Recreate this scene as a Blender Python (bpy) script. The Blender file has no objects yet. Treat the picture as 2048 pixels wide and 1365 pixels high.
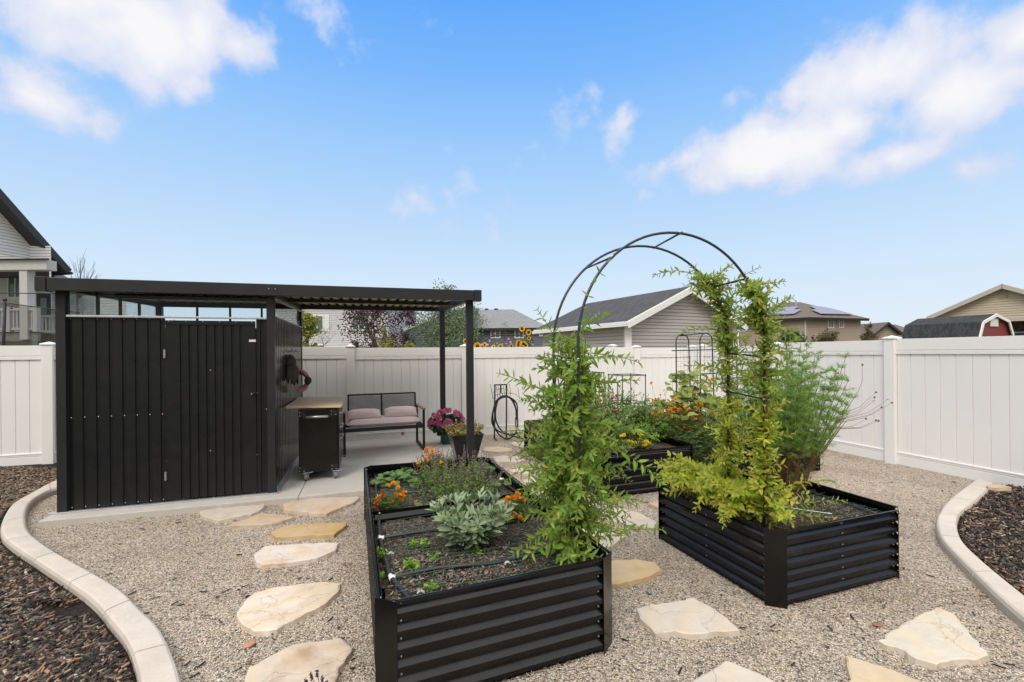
import bpy, math, random
import numpy as np
from mathutils import Matrix, Vector

sc = bpy.context.scene
col = sc.collection
R = math.radians
rng = np.random.default_rng(7)

# ------------------------------------------------------------------ camera
EYE = np.array([0., 0., 1.5])
YAW, ROLL, FPX, CX, CY = R(17.7), 0.009, 905., 1024., 705.5
FW = np.array([math.sin(YAW), math.cos(YAW), 0.])
RT0 = np.array([math.cos(YAW), -math.sin(YAW), 0.])
UP0 = np.array([0., 0., 1.])
RT = RT0 * math.cos(ROLL) - UP0 * math.sin(ROLL)
UP = UP0 * math.cos(ROLL) + RT0 * math.sin(ROLL)
cam = bpy.data.cameras.new('camera')
cam.sensor_width = 36.0
cam.lens = FPX / 2048 * 36
cam.shift_y = (CY - 682.5) / 2048
cam.clip_start = 0.05
cam.clip_end = 3000
camo = bpy.data.objects.new('camera', cam)
col.objects.link(camo)
camo.matrix_world = Matrix(((RT[0], UP[0], -FW[0], EYE[0]), (RT[1], UP[1], -FW[1], EYE[1]),
                            (RT[2], UP[2], -FW[2], EYE[2]), (0, 0, 0, 1)))
sc.camera = camo

# survey helpers: the sight line of a point measured in the photograph, met with a real plane
def ray(x, y): return FW + RT * ((x - CX) / FPX) - UP * ((y - CY) / FPX)
def onz(x, y, z=0.):
    d = ray(x, y); return EYE + d * ((z - EYE[2]) / d[2])
def ony(x, y, Y):
    d = ray(x, y); return EYE + d * (Y / d[1])
def onx(x, y, X):
    d = ray(x, y); return EYE + d * (X / d[0])
def dep(x, y, D): return EYE + ray(x, y) * D

# ------------------------------------------------------------------ light
SUN_EL, SUN_AZ = R(48), R(-140)          # bearing from +Y, clockwise: behind the camera, to its left
EXPOSURE = 0.0
FILL_H, FILL_Z = 3.0, 21.0              # added fill cloud out of view: radiance at the horizon, gain to the zenith
sc.view_settings.view_transform = 'Standard'
sc.view_settings.look = 'None'
sc.view_settings.exposure = EXPOSURE
sc.view_settings.gamma = 1
sc.cycles.use_denoising = True
sc.cycles.max_bounces = 8
sc.cycles.transparent_max_bounces = 16
sl = bpy.data.lights.new('sun', 'SUN')
sl.energy = 1.7
sl.angle = R(24)
sl.color = (1.0, 0.93, 0.83)
so = bpy.data.objects.new('sun', sl)
col.objects.link(so)
sd = Vector((math.sin(SUN_AZ) * math.cos(SUN_EL), math.cos(SUN_AZ) * math.cos(SUN_EL), math.sin(SUN_EL)))
so.rotation_euler = sd.to_track_quat('Z', 'Y').to_euler()

w = bpy.data.worlds.new('World')
sc.world = w
w.use_nodes = True
nt = w.node_tree
N, L = nt.nodes, nt.links
N.clear()
def nd(t, **kw):
    n = N.new(t)
    for k, v in kw.items(): setattr(n, k, v)
    return n
def mth(op, a, b=None, c=None, clamp=False):
    n = nd('ShaderNodeMath', operation=op, use_clamp=clamp)
    for i, v in enumerate((a, b, c)):
        if v is None: continue
        if isinstance(v, (int, float)): n.inputs[i].default_value = v
        else: L.new(v, n.inputs[i])
    return n.outputs[0]
def mixc(f, a, b):
    n = nd('ShaderNodeMix', data_type='RGBA')
    if isinstance(f, (int, float)): n.inputs[0].default_value = f
    else: L.new(f, n.inputs[0])
    for i, v in ((6, a), (7, b)):
        if isinstance(v, tuple): n.inputs[i].default_value = (*v, 1)
        else: L.new(v, n.inputs[i])
    return n.outputs[2]
out = nd('ShaderNodeOutputWorld')
bg = nd('ShaderNodeBackground')
bg.inputs[1].default_value = 0.1
L.new(bg.outputs[0], out.inputs[0])
sky = nd('ShaderNodeTexSky', sky_type='NISHITA', sun_disc=False, sun_elevation=SUN_EL, sun_rotation=SUN_AZ)
sky.dust_density = 0.6
sky.ozone_density = 2.5
tc = nd('ShaderNodeTexCoord')
sep = nd('ShaderNodeSeparateXYZ')
L.new(tc.outputs['Generated'], sep.inputs[0])
el = mth('DEGREES', mth('ARCSINE', sep.outputs[2])) if False else mth('MULTIPLY', mth('ARCSINE', sep.outputs[2]), 57.2958)
az = mth('MULTIPLY', mth('ARCTAN2', sep.outputs[0], sep.outputs[1]), 57.2958)
# blue of the clear part of the sky, by height above the horizon
ramp = nd('ShaderNodeValToRGB')
L.new(mth('DIVIDE', el, 60.0, clamp=True), ramp.inputs[0])
cr = ramp.color_ramp
stops = [(0.0, (.80, .87, .95)), (.07, (.74, .85, .97)), (.16, (.64, .81, .99)), (.28, (.49, .71, .99)), (.40, (.35, .62, 1.0)), (.52, (.215, .50, 1.0)), (.63, (.13, .42, 1.0)), (1.0, (.10, .33, .85))]
while len(cr.elements) < len(stops): cr.elements.new(0.5)
for e, (p, c) in zip(cr.elements, stops):
    e.position = p; e.color = (*c, 1)
sc10 = nd('ShaderNodeVectorMath', operation='SCALE'); sc10.inputs[3].default_value = 10.0
L.new(ramp.outputs[0], sc10.inputs[0])
blue = mixc(0.96, sky.outputs[0], sc10.outputs[0])
# clouds: banks at fixed bearings, broken up by noise
nz1 = nd('ShaderNodeTexNoise'); nz1.inputs['Scale'].default_value = 9.0; nz1.inputs['Detail'].default_value = 8.0; nz1.inputs['Roughness'].default_value = 0.50; nz1.inputs['Distortion'].default_value = 0.25
L.new(tc.outputs['Generated'], nz1.inputs['Vector'])
nz2 = nd('ShaderNodeTexNoise'); nz2.inputs['Scale'].default_value = 2.6; nz2.inputs['Detail'].default_value = 3.0
L.new(tc.outputs['Generated'], nz2.inputs['Vector'])
def azel(x, y):
    d = ray(x, y); d = d / np.linalg.norm(d)
    return math.degrees(math.atan2(d[0], d[1])), math.degrees(math.asin(d[2]))
def bank(x, y, rx, ry, tilt=0., s=1.0):
    a, e = azel(x, y)
    k = math.cos(math.atan((x - CX) / FPX))
    ra, re = math.degrees(1.18 * rx / FPX) * k * k, math.degrees(1.15 * ry / FPX) * k
    da, de = mth('SUBTRACT', az, a), mth('SUBTRACT', el, e)
    c, t = math.cos(R(tilt)), math.sin(R(tilt))
    u = mth('ADD', mth('MULTIPLY', da, c / ra), mth('MULTIPLY', de, t / ra))
    v = mth('ADD', mth('MULTIPLY', da, -t / re), mth('MULTIPLY', de, c / re))
    q = mth('ADD', mth('MULTIPLY', u, u), mth('MULTIPLY', v, v))
    return mth('MULTIPLY', mth('SUBTRACT', 1.0, mth('SQRT', q)), s)
banks = [bank(140, -40, 310, 125, 10), bank(310, 70, 140, 95, -30), bank(400, 60, 60, 110, -10), bank(480, 88, 80, 40, 12, .7), bank(70, 195, 170, 62, -10), bank(385, 165, 45, 40, 0, .6),
         bank(1780, 150, 190, 85, -4, 1.1), bank(1900, 190, 180, 80, 4), bank(2040, 70, 120, 55, 12), bank(1660, 170, 100, 60, 6, .7), bank(1530, 308, 230, 62, 2, 1.15), bank(1370, 318, 110, 34, 10, .7), bank(1780, 318, 120, 44, 2, 1.), bank(1690, 250, 140, 60, 8, .8), bank(1840, 90, 40, 60, -10, .55),
         bank(1244, 252, 36, 46, 0, .62), bank(1190, 215, 46, 26, 0, .25), bank(1462, 188, 26, 24, 0, .45), bank(850, 412, 44, 32, 0, .12), bank(960, 380, 50, 20, 0, .10), bank(1960, 330, 60, 35, 0, .42), bank(650, 5, 70, 20, 0, .1)]
fld = banks[0]
for b in banks[1:]: fld = mth('SMOOTH_MAX', fld, b, 0.35)
# unseen sky behind and overhead: white cloud added as soft neutral fill light
side = mth('ABSOLUTE', mth('SUBTRACT', az, math.degrees(YAW)))
rear = mth('MULTIPLY', mth('SUBTRACT', side, 78.0), 0.03)
top = mth('MULTIPLY', mth('SUBTRACT', el, 41.0), 0.08)
deck = mth('MINIMUM', mth('MAXIMUM', mth('MAXIMUM', rear, top), 0.0), 1.0)
nz3 = nd('ShaderNodeTexNoise'); nz3.inputs['Scale'].default_value = 26.0; nz3.inputs['Detail'].default_value = 8.0; nz3.inputs['Roughness'].default_value = 0.6
L.new(tc.outputs['Generated'], nz3.inputs['Vector'])
nf = mth('ADD', mth('MULTIPLY', mth('SUBTRACT', nz3.outputs[0], 0.5), 0.7), mth('ADD', mth('MULTIPLY', mth('SUBTRACT', nz1.outputs[0], 0.5), 1.7), mth('MULTIPLY', mth('SUBTRACT', nz2.outputs[0], 0.5), 0.5)))
mask = mth('ADD', fld, nf)
mr = nd('ShaderNodeMapRange', interpolation_type='SMOOTHSTEP')
L.new(mask, mr.inputs[0]); mr.inputs[1].default_value = -0.06; mr.inputs[2].default_value = 0.46
mr2 = nd('ShaderNodeMapRange', interpolation_type='SMOOTHSTEP')
L.new(mth('ADD', fld, mth('MULTIPLY', nf, 0.9)), mr2.inputs[0]); mr2.inputs[1].default_value = 0.2; mr2.inputs[2].default_value = 1.0
ccol = mixc(mr2.outputs[0], (6.9, 7.5, 9.2), (9.6, 9.45, 9.6))
skyc = mixc(mth('MULTIPLY', mr.outputs[0], 0.97), blue, ccol)
oc = nd('ShaderNodeVectorMath', operation='SCALE'); oc.inputs[0].default_value = (1.0, 0.985, 0.96)
L.new(mth('MULTIPLY_ADD', mth('MAXIMUM', sep.outputs[2], 0.0), FILL_Z, FILL_H), oc.inputs[3])
skyc = mixc(deck, skyc, oc.outputs[0])
L.new(skyc, bg.inputs[0])

# ------------------------------------------------------------------ materials
class NT:
    def __init__(s, name):
        s.m = bpy.data.materials.new(name); s.m.use_nodes = True
        s.t = s.m.node_tree; s.t.nodes.clear()
        s.o = s.n('ShaderNodeOutputMaterial')
        s.b = s.n('ShaderNodeBsdfPrincipled')
        s.l(s.b.outputs[0], s.o.inputs[0])
        s.pos = None
    def n(s, t, **kw):
        n = s.t.nodes.new(t)
        for k, v in kw.items(): setattr(n, k, v)
        return n
    def l(s, a, b): s.t.links.new(a, b)
    def P(s):
        if s.pos is None: s.pos = s.n('ShaderNodeNewGeometry').outputs['Position']
        return s.pos
    def mapped(s, scale=(1, 1, 1), rot=(0, 0, 0)):
        m = s.n('ShaderNodeMapping'); m.inputs['Scale'].default_value = scale; m.inputs['Rotation'].default_value = rot
        s.l(s.P(), m.inputs[0]); return m.outputs[0]
    def noise(s, scale, detail=4, rough=.5, vec=None):
        n = s.n('ShaderNodeTexNoise'); n.inputs['Scale'].default_value = scale; n.inputs['Detail'].default_value = detail; n.inputs['Roughness'].default_value = rough
        s.l(vec if vec is not None else s.P(), n.inputs['Vector']); return n.outputs[0]
    def voro(s, scale, feature='F1', vec=None, rnd=1.):
        n = s.n('ShaderNodeTexVoronoi', feature=feature); n.inputs['Scale'].default_value = scale; n.inputs['Randomness'].default_value = rnd
        s.l(vec if vec is not None else s.P(), n.inputs['Vector']); return n
    def ramp(s, f, stops, interp='LINEAR'):
        r = s.n('ShaderNodeValToRGB'); r.color_ramp.interpolation = interp
        e = r.color_ramp.elements
        while len(e) < len(stops): e.new(.5)
        for q, (p, c) in zip(e, stops):
            q.position = p; q.color = (*c, 1) if len(c) == 3 else c
        s.l(f, r.inputs[0]); return r.outputs[0]
    def rng(s, f, a, b, c=0., d=1.):
        r = s.n('ShaderNodeMapRange'); s.l(f, r.inputs[0])
        for i, v in enumerate((a, b, c, d)): r.inputs[i + 1].default_value = v
        return r.outputs[0]
    def mix(s, f, a, b, mode='MIX'):
        n = s.n('ShaderNodeMix', data_type='RGBA', blend_type=mode)
        if isinstance(f, (int, float)): n.inputs[0].default_value = f
        else: s.l(f, n.inputs[0])
        for i, v in ((6, a), (7, b)):
            if isinstance(v, tuple): n.inputs[i].default_value = (*v, 1)
            else: s.l(v, n.inputs[i])
        return n.outputs[2]
    def math(s, op, a, b):
        n = s.n('ShaderNodeMath', operation=op)
        for i, v in enumerate((a, b)):
            if isinstance(v, (int, float)): n.inputs[i].default_value = v
            else: s.l(v, n.inputs[i])
        return n.outputs[0]
    def bump(s, h, strength=.3, dist=.01):
        b = s.n('ShaderNodeBump'); b.inputs['Strength'].default_value = strength; b.inputs['Distance'].default_value = dist
        s.l(h, b.inputs['Height']); s.l(b.outputs[0], s.b.inputs['Normal'])
    def col(s, c):
        if isinstance(c, tuple): s.b.inputs['Base Color'].default_value = (*c, 1)
        else: s.l(c, s.b.inputs['Base Color'])
    def set(s, rough=.6, spec=.5, metal=0.):
        s.b.inputs['Roughness'].default_value = rough; s.b.inputs['Specular IOR Level'].default_value = spec; s.b.inputs['Metallic'].default_value = metal
        return s.m

def plain(name, c, rough=.6, spec=.5, metal=0., var=.12, vs=9., bump=0., bs=60., bd=.003):
    t = NT(name)
    f = t.noise(vs, 5)
    a = tuple(max(0., v * (1 - var)) for v in c); b = tuple(v * (1 + var) for v in c)
    t.col(t.ramp(f, [(.3, a), (.7, b)]))
    if bump: t.bump(t.noise(bs, 4), bump, bd)
    return t.set(rough, spec, metal)

def leafmat(name, cols, rough=.5, trans=.35, spec=.35):
    """colour differs from leaf to leaf (each leaf is a loose island)"""
    t = NT(name)
    g = t.n('ShaderNodeNewGeometry')
    n = len(cols)
    c = t.ramp(g.outputs['Random Per Island'], [(i / max(1, n - 1), k) for i, k in enumerate(cols)])
    f = t.noise(14., 2)
    c = t.mix(.3, c, t.ramp(f, [(.35, (.62, .62, .55)), (.65, (1.12, 1.12, 1.12))]), 'MULTIPLY')
    t.col(c); t.set(rough, spec * .7)
    tr = t.n('ShaderNodeBsdfTranslucent'); t.l(c, tr.inputs[0])
    mx = t.n('ShaderNodeMixShader'); mx.inputs[0].default_value = trans
    t.l(t.b.outputs[0], mx.inputs[1]); t.l(tr.outputs[0], mx.inputs[2]); t.l(mx.outputs[0], t.o.inputs[0])
    return t.m

def m_gravel():
    t = NT('gravel')
    v = t.voro(112.); v2 = t.voro(58.)
    sepc = t.n('ShaderNodeSeparateColor'); t.l(v.outputs['Color'], sepc.inputs[0])
    c = t.ramp(sepc.outputs[0], [(0, (.07, .068, .066)), (.10, (.19, .175, .16)), (.27, (.41, .335, .262)), (.52, (.585, .48, .37)), (.74, (.71, .60, .475)), (.88, (.41, .375, .35)), (1, (.86, .79, .69))])
    n = t.noise(1.3, 5, .6)
    c = t.mix(.55, c, t.ramp(n, [(.30, (.55, .49, .41)), (.5, (.98, .95, .91)), (.75, (1.06, 1.05, 1.04))]), 'MULTIPLY')
    n2 = t.noise(22., 3)
    c = t.mix(.5, c, t.ramp(n2, [(.3, (.6, .57, .53)), (.6, (1, 1, 1))]), 'MULTIPLY')
    t.col(c)
    h = t.math('ADD', t.rng(v.outputs['Distance'], 0, .9, 1, 0), t.math('MULTIPLY', t.rng(v2.outputs['Distance'], 0, .9, 1, 0), .8))
    t.bump(h, 1., .012)
    return t.set(.85, .2)
def m_mulch(name, stops):
    t = NT(name)
    g = t.n('ShaderNodeNewGeometry')
    c = t.ramp(g.outputs['Random Per Island'], stops)
    f = t.noise(70., 4, .6, t.mapped((1, 4, 1)))
    c = t.mix(.5, c, t.ramp(f, [(.3, (.5, .5, .5)), (.7, (1, 1, 1))]), 'MULTIPLY')
    t.col(c); return t.set(.75, .3)
def m_stone(name, base, stain, amount, seed=0., lines=None):
    t = NT(name)
    mp = t.n('ShaderNodeMapping'); mp.inputs['Location'].default_value = (seed * 3.1, seed * 7.7, seed)
    t.l(t.P(), mp.inputs[0])
    f = t.noise(3.2, 6, .6, mp.outputs[0])
    f2 = t.noise(11., 6, .65, mp.outputs[0])
    c = t.mix(t.rng(f2, .35, .7), tuple(v * .86 for v in base), base)
    c = t.mix(t.rng(f, .62 - amount, .80 - amount * .6), c, stain)
    wv = t.n('ShaderNodeTexWave', wave_type='BANDS'); wv.inputs['Scale'].default_value = 1.6; wv.inputs['Distortion'].default_value = 5.; wv.inputs['Detail'].default_value = 4.
    m2 = t.n('ShaderNodeMapping'); m2.inputs['Rotation'].default_value = (0, 0, .6 + seed); t.l(mp.outputs[0], m2.inputs[0]); t.l(m2.outputs[0], wv.inputs['Vector'])
    c = t.mix(t.math('MULTIPLY', t.rng(wv.outputs['Fac'], .55, 1.), .45), c, tuple(min(1, v) for v in (base[0] * 1.02, base[1] * .93, base[2] * .78)))
    sp = t.noise(160., 2, .5, mp.outputs[0])
    c = t.mix(t.rng(sp, .70, .76, 0, .5), c, (.30, .22, .15))
    t.col(c)
    nv = t.n('ShaderNodeTexNoise'); nv.inputs['Scale'].default_value = 4.5; nv.inputs['Detail'].default_value = 6.; t.l(mp.outputs[0], nv.inputs['Vector'])
    va = t.n('ShaderNodeVectorMath', operation='MULTIPLY_ADD'); t.l(nv.outputs['Color'], va.inputs[0]); va.inputs[1].default_value = (.55, .55, .55); t.l(mp.outputs[0], va.inputs[2])
    vd = t.voro(1.7, 'DISTANCE_TO_EDGE', va.outputs[0])
    h = t.math('ADD', t.math('MULTIPLY', t.noise(30., 5, .6, mp.outputs[0]), .5), t.math('MULTIPLY', t.rng(vd.outputs['Distance'], 0, .006), .8))
    h = t.math('ADD', h, t.math('MULTIPLY', wv.outputs['Fac'], .35))
    t.bump(h, .6, .009)
    return t.set(.8, .2)
def m_concrete(name, base, var=.1, stain=(.5, .42, .34), am=.25):
    t = NT(name)
    f = t.noise(5., 6, .6); f2 = t.noise(60., 4, .6); f3 = t.noise(1.6, 5, .65)
    c = t.ramp(f, [(.3, tuple(v * (1 - var) for v in base)), (.7, tuple(v * (1 + var) for v in base))])
    c = t.mix(t.rng(f3, .52, .72, 0, am), c, stain)
    c = t.mix(.25, c, t.ramp(f2, [(.3, (.7, .7, .7)), (.6, (1, 1, 1))]), 'MULTIPLY')
    t.col(c); t.bump(t.noise(140., 4), .25, .003)
    return t.set(.85, .25)
def m_shingle(name, a, b, scale=3.2):
    t = NT(name)
    br = t.n('ShaderNodeTexBrick'); br.inputs['Scale'].default_value = scale
    br.inputs['Color1'].default_value = (*a, 1); br.inputs['Color2'].default_value = (*b, 1); br.inputs['Mortar'].default_value = (*[v * .55 for v in a], 1)
    br.inputs['Mortar Size'].default_value = .012
    tcn = t.n('ShaderNodeTexCoord'); t.l(tcn.outputs['UV'], br.inputs['Vector'])
    f = t.noise(25., 4)
    c = t.mix(.35, br.outputs[0], t.ramp(f, [(.35, (.55, .55, .55)), (.65, (1.2, 1.2, 1.2))]), 'MULTIPLY')
    t.col(c); t.bump(br.outputs['Fac'], -.3, .01)
    return t.set(.9, .2)
def m_wood(name, a, b, sc_=6., rot=0.):
    t = NT(name)
    v = t.mapped((sc_ * .6, sc_ * 6, sc_ * 6), (0, 0, rot))
    f = t.noise(1.5, 5, .6, v)
    t.col(t.ramp(f, [(.3, a), (.7, b)])); t.bump(f, .15, .003)
    return t.set(.5, .4)
def m_glass(name, tint=(.93, .96, .96), gl=.12):
    t = NT(name)
    tr = t.n('ShaderNodeBsdfTransparent'); tr.inputs[0].default_value = (*tint, 1)
    g = t.n('ShaderNodeBsdfGlossy'); g.inputs['Roughness'].default_value = .02
    lw = t.n('ShaderNodeFresnel'); lw.inputs[0].default_value = 1.45
    mx = t.n('ShaderNodeMixShader'); t.l(t.math('MULTIPLY', lw.outputs[0], .42), mx.inputs[0]); t.l(tr.outputs[0], mx.inputs[1]); t.l(g.outputs[0], mx.inputs[2]); t.l(mx.outputs[0], t.o.inputs[0])
    return t.m
def m_paint(name, c, rough=.35, spec=.5, dust=.25, dustc=(.16, .15, .14)):
    """painted sheet metal with a film of dust and a few drip marks"""
    t = NT(name)
    f = t.noise(3.5, 6, .65); f2 = t.noise(90., 3, .5)
    a = t.mix(t.rng(f, .45, .75, 0, dust * .3), c, dustc)
    a = t.mix(t.rng(f2, .72, .78, 0, dust), a, (.25, .24, .23))
    t.col(a)
    r = t.rng(t.noise(8., 5, .6), .3, .7, rough * .75, rough * 1.3); t.l(r, t.b.inputs['Roughness'])
    t.b.inputs['Specular IOR Level'].default_value = spec
    t.bump(t.noise(4., 2), .06, .02)
    return t.m

def m_soil():
    t = NT('soil')
    v = t.voro(130.); sp = t.n('ShaderNodeSeparateColor'); t.l(v.outputs['Color'], sp.inputs[0])
    c = t.ramp(sp.outputs[0], [(0, (.022, .018, .015)), (.3, (.055, .043, .034)), (.6, (.10, .078, .06)), (.85, (.16, .125, .095)), (.95, (.27, .22, .17)), (1, (.38, .34, .29))])
    c = t.mix(.6, c, t.ramp(t.noise(6., 5, .6), [(.3, (.5, .46, .42)), (.7, (1.15, 1.1, 1.05))]), 'MULTIPLY')
    t.col(c); t.bump(t.math('ADD', t.rng(v.outputs['Distance'], 0, .9, 1, 0), t.noise(40., 4)), 1., .012)
    return t.set(.95, .1)
MT = {}
MT['gravel'] = m_gravel()
MT['soil'] = m_soil()
MT['earth'] = plain('earth', (.16, .15, .08), .95, .2, var=.4, vs=.6)
MT['mulchbase'] = plain('mulch_base', (.028, .022, .018), .95, .15, var=.5, vs=40., bump=1., bs=60., bd=.03)
MT['mulch'] = m_mulch('bark_mulch', [(0, (.018, .015, .013)), (.45, (.045, .035, .029)), (.66, (.085, .065, .052)), (.80, (.17, .13, .10)), (.88, (.26, .20, .15)), (.93, (.34, .14, .06)), (.97, (.42, .30, .19)), (1, (.55, .47, .38))])
MT['mulchpale'] = m_mulch('weathered_mulch', [(0, (.06, .045, .035)), (.3, (.14, .10, .075)), (.6, (.24, .185, .14)), (.85, (.35, .28, .22)), (1, (.42, .24, .14))])
MT['kerb'] = m_concrete('kerb_concrete', (.515, .46, .405), .09, (.52, .40, .29), .35)
MT['slab'] = m_concrete('slab_concrete', (.47, .44, .395), .06, (.40, .36, .31), .3)
MT['vinyl'] = plain('white_vinyl', (.80, .785, .76), .38, .45, var=.025, vs=1.2)
MT['shed'] = m_paint('charcoal_steel', (.0105, .011, .012), .34, .30, .06)
MT['shedgloss'] = m_paint('glossy_charcoal_steel', (.011, .0115, .0125), .16, .6, .03)
MT['shedtrim'] = m_paint('charcoal_trim', (.019, .019, .021), .4, .35, .06)
MT['galv'] = plain('galvanised', (.50, .52, .54), .4, .5, .7, .1)
MT['roofsheet'] = plain('roof_sheet', (.45, .45, .30), .32, .6, .35, .3, 2.)
MT['glass'] = m_glass('pane_glass')
MT['winglass'] = plain('window_pane', (.10, .15, .16), .08, .7, var=.4, vs=1.)
MT['black'] = m_paint('black_steel', (.002, .002, .0023), .24, .38, .09)
MT['bolt'] = plain('bolt_steel', (.50, .49, .46), .35, .5, .8)
MT['tube'] = plain('dark_green_tube', (.022, .030, .034), .3, .5)
MT['greentube'] = plain('green_stake', (.012, .05, .032), .4, .5)
MT['wire'] = plain('green_wire', (.03, .12, .095), .5, .4)
MT['pipe'] = plain('drip_pipe', (.022, .022, .024), .45, .5)
MT['white'] = plain('white_plastic', (.78, .78, .76), .4, .5, var=.05)
MT['trim'] = plain('white_trim', (.76, .76, .75), .5, .4, var=.04)
MT['rubber'] = plain('black_rubber', (.015, .015, .016), .5, .4)
MT['blackmat'] = plain('black_powder_coat', (.010, .010, .011), .5, .4)
MT['oak'] = m_wood('bamboo_top', (.52, .34, .19), (.64, .44, .26), 5.)
MT['armwood'] = m_wood('arm_wood', (.22, .14, .10), (.34, .23, .165), 8.)
MT['cush'] = plain('mauve_fabric', (.62, .49, .48), .9, .15, var=.06, vs=30., bump=.35, bs=350., bd=.001)
MT['rope'] = plain('grey_rope', (.05, .05, .055), .6, .3)
MT['grey_hat'] = plain('grey_felt', (.055, .05, .047), .9, .2, var=.2, vs=20., bump=.3, bs=200.)
MT['pink_hat'] = plain('dusty_pink_cloth', (.52, .25, .25), .9, .2, var=.1, vs=30., bump=.3, bs=200.)
MT['stem'] = plain('green_stem', (.10, .13, .04), .6, .3)
MT['brown'] = plain('brown_stem', (.13, .075, .045), .7, .3, var=.3, vs=60.)
MT['redstem'] = plain('reddish_stem', (.15, .058, .03), .7, .3, var=.3, vs=40.)
MT['bark'] = plain('bark', (.12, .105, .095), .9, .2, var=.4, vs=20.)
# ------------------------------------------------------------------ builders
class MB:
    def __init__(s): s.v = []; s.f = []; s.m = []; s.n = 0; s.uv = {}
    def add(s, V, F, mi=0):
        k = s.n
        s.v.extend(tuple(map(float, p)) for p in V)
        s.f.extend(tuple(i + k for i in f) for f in F)
        s.m.extend([mi] * len(F)); s.n += len(V)
    def box(s, x0, x1, y0, y1, z0, z1, mi=0):
        s.add([(x0, y0, z0), (x1, y0, z0), (x1, y1, z0), (x0, y1, z0), (x0, y0, z1), (x1, y0, z1), (x1, y1, z1), (x0, y1, z1)],
              [(0, 3, 2, 1), (4, 5, 6, 7), (0, 1, 5, 4), (1, 2, 6, 5), (2, 3, 7, 6), (3, 0, 4, 7)], mi)
    def beam(s, p, q, wd, h, mi=0, up=(0, 0, 1)):
        """box along p-q, wd across, h along up, centred"""
        p, q, up = np.array(p, float), np.array(q, float), np.array(up, float)
        t = q - p; t /= np.linalg.norm(t)
        a = np.cross(t, up)
        if np.linalg.norm(a) < 1e-6: a = np.cross(t, FW)
        a /= max(1e-9, np.linalg.norm(a)); b = np.cross(a, t)
        V = [o + a * (i * wd / 2) + b * (j * h / 2) for o in (p, q) for i, j in ((-1, -1), (1, -1), (1, 1), (-1, 1))]
        s.add(V, [(0, 1, 2, 3), (7, 6, 5, 4), (0, 4, 5, 1), (1, 5, 6, 2), (2, 6, 7, 3), (3, 7, 4, 0)], mi)
    def prism(s, base, vec, mi=0):
        """closed polygon swept along vec, capped"""
        n = len(base); b = [np.array(p, float) for p in base]; vec = np.array(vec, float)
        s.add(b + [p + vec for p in b], [tuple(range(n - 1, -1, -1)), tuple(range(n, 2 * n))] + [(i, (i + 1) % n, n + (i + 1) % n, n + i) for i in range(n)], mi)
    def tube(s, pts, r, n=8, mi=0, cap=True):
        P = [np.array(p, float) for p in pts]; k = len(P)
        rr = r if hasattr(r, '__len__') else [r] * k
        V = []; prev = None
        for i in range(k):
            t = P[min(i + 1, k - 1)] - P[max(i - 1, 0)]; t /= max(1e-9, np.linalg.norm(t))
            if prev is None:
                a = np.cross(t, (0, 0, 1.) if abs(t[2]) < .9 else (1., 0, 0))
            else: a = prev - t * (prev @ t)
            a /= max(1e-9, np.linalg.norm(a)); prev = a; b = np.cross(t, a)
            V += [P[i] + (a * math.cos(6.28318 * j / n) + b * math.sin(6.28318 * j / n)) * rr[i] for j in range(n)]
        F = [(i * n + j, i * n + (j + 1) % n, (i + 1) * n + (j + 1) % n, (i + 1) * n + j) for i in range(k - 1) for j in range(n)]
        if cap: F += [tuple(range(n - 1, -1, -1)), tuple(range((k - 1) * n, k * n))]
        s.add(V, F, mi)
    def lathe(s, c, prof, n=20, mi=0):
        V = [(c[0] + r * math.cos(6.28318 * j / n), c[1] + r * math.sin(6.28318 * j / n), c[2] + z) for r, z in prof for j in range(n)]
        F = [(i * n + j, i * n + (j + 1) % n, (i + 1) * n + (j + 1) % n, (i + 1) * n + j) for i in range(len(prof) - 1) for j in range(n)]
        s.add(V, F, mi)
    def ball(s, c, r, mi=0, n=6, sq=1.):
        s.lathe(c, [(max(1e-4, r * math.sin(a)), -r * math.cos(a) * sq) for a in [i * math.pi / n for i in range(n + 1)]], n + 2, mi)
    def build(s, name, mats, parent=None, smooth=False, bevel=0., uv=None):
        me = bpy.data.meshes.new(name)
        me.from_pydata(s.v, [], s.f)
        for m in (mats if isinstance(mats, (list, tuple)) else [mats]): me.materials.append(MT[m] if isinstance(m, str) else m)
        if any(s.m): me.polygons.foreach_set('material_index', s.m)
        if smooth: me.polygons.foreach_set('use_smooth', [True] * len(me.polygons))
        if uv is not None:
            u = me.uv_layers.new(name='UVMap')
            co = [c for p in me.polygons for i in p.vertices for c in uv(me.vertices[i].co)]
            u.data.foreach_set('uv', co)
        me.update()
        return put(name, me, parent, bevel)
def put(name, me, parent=None, bevel=0.):
    o = bpy.data.objects.new(name, me); col.objects.link(o)
    if parent is not None:
        o.parent = parent
        o.matrix_parent_inverse = Matrix.Translation(-Vector(parent.location))
    if bevel:
        b = o.modifiers.new('edge', 'BEVEL'); b.width = bevel; b.segments = 2; b.limit_method = 'ANGLE'; b.angle_limit = R(40)
    return o
def tag(o, label=None, cat=None, group=None, kind=None):
    for k, v in (('label', label), ('category', cat), ('group', group), ('kind', kind)):
        if v: o[k] = v
    return o
def thing(name, loc, label, cat, group=None):
    o = bpy.data.objects.new(name, None); o.empty_display_size = .1
    o.location = tuple(map(float, loc)); col.objects.link(o)
    return tag(o, label, cat, group)
def copy_tree(o, d, label=None):
    c = o.copy(); col.objects.link(c); c.location = Vector(o.location) + Vector(d)
    if label: c['label'] = label
    for ch in o.children:
        k = ch.copy(); col.objects.link(k); k.parent = c
        for g in ch.children:
            q = g.copy(); col.objects.link(q); q.parent = k
    return c

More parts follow.
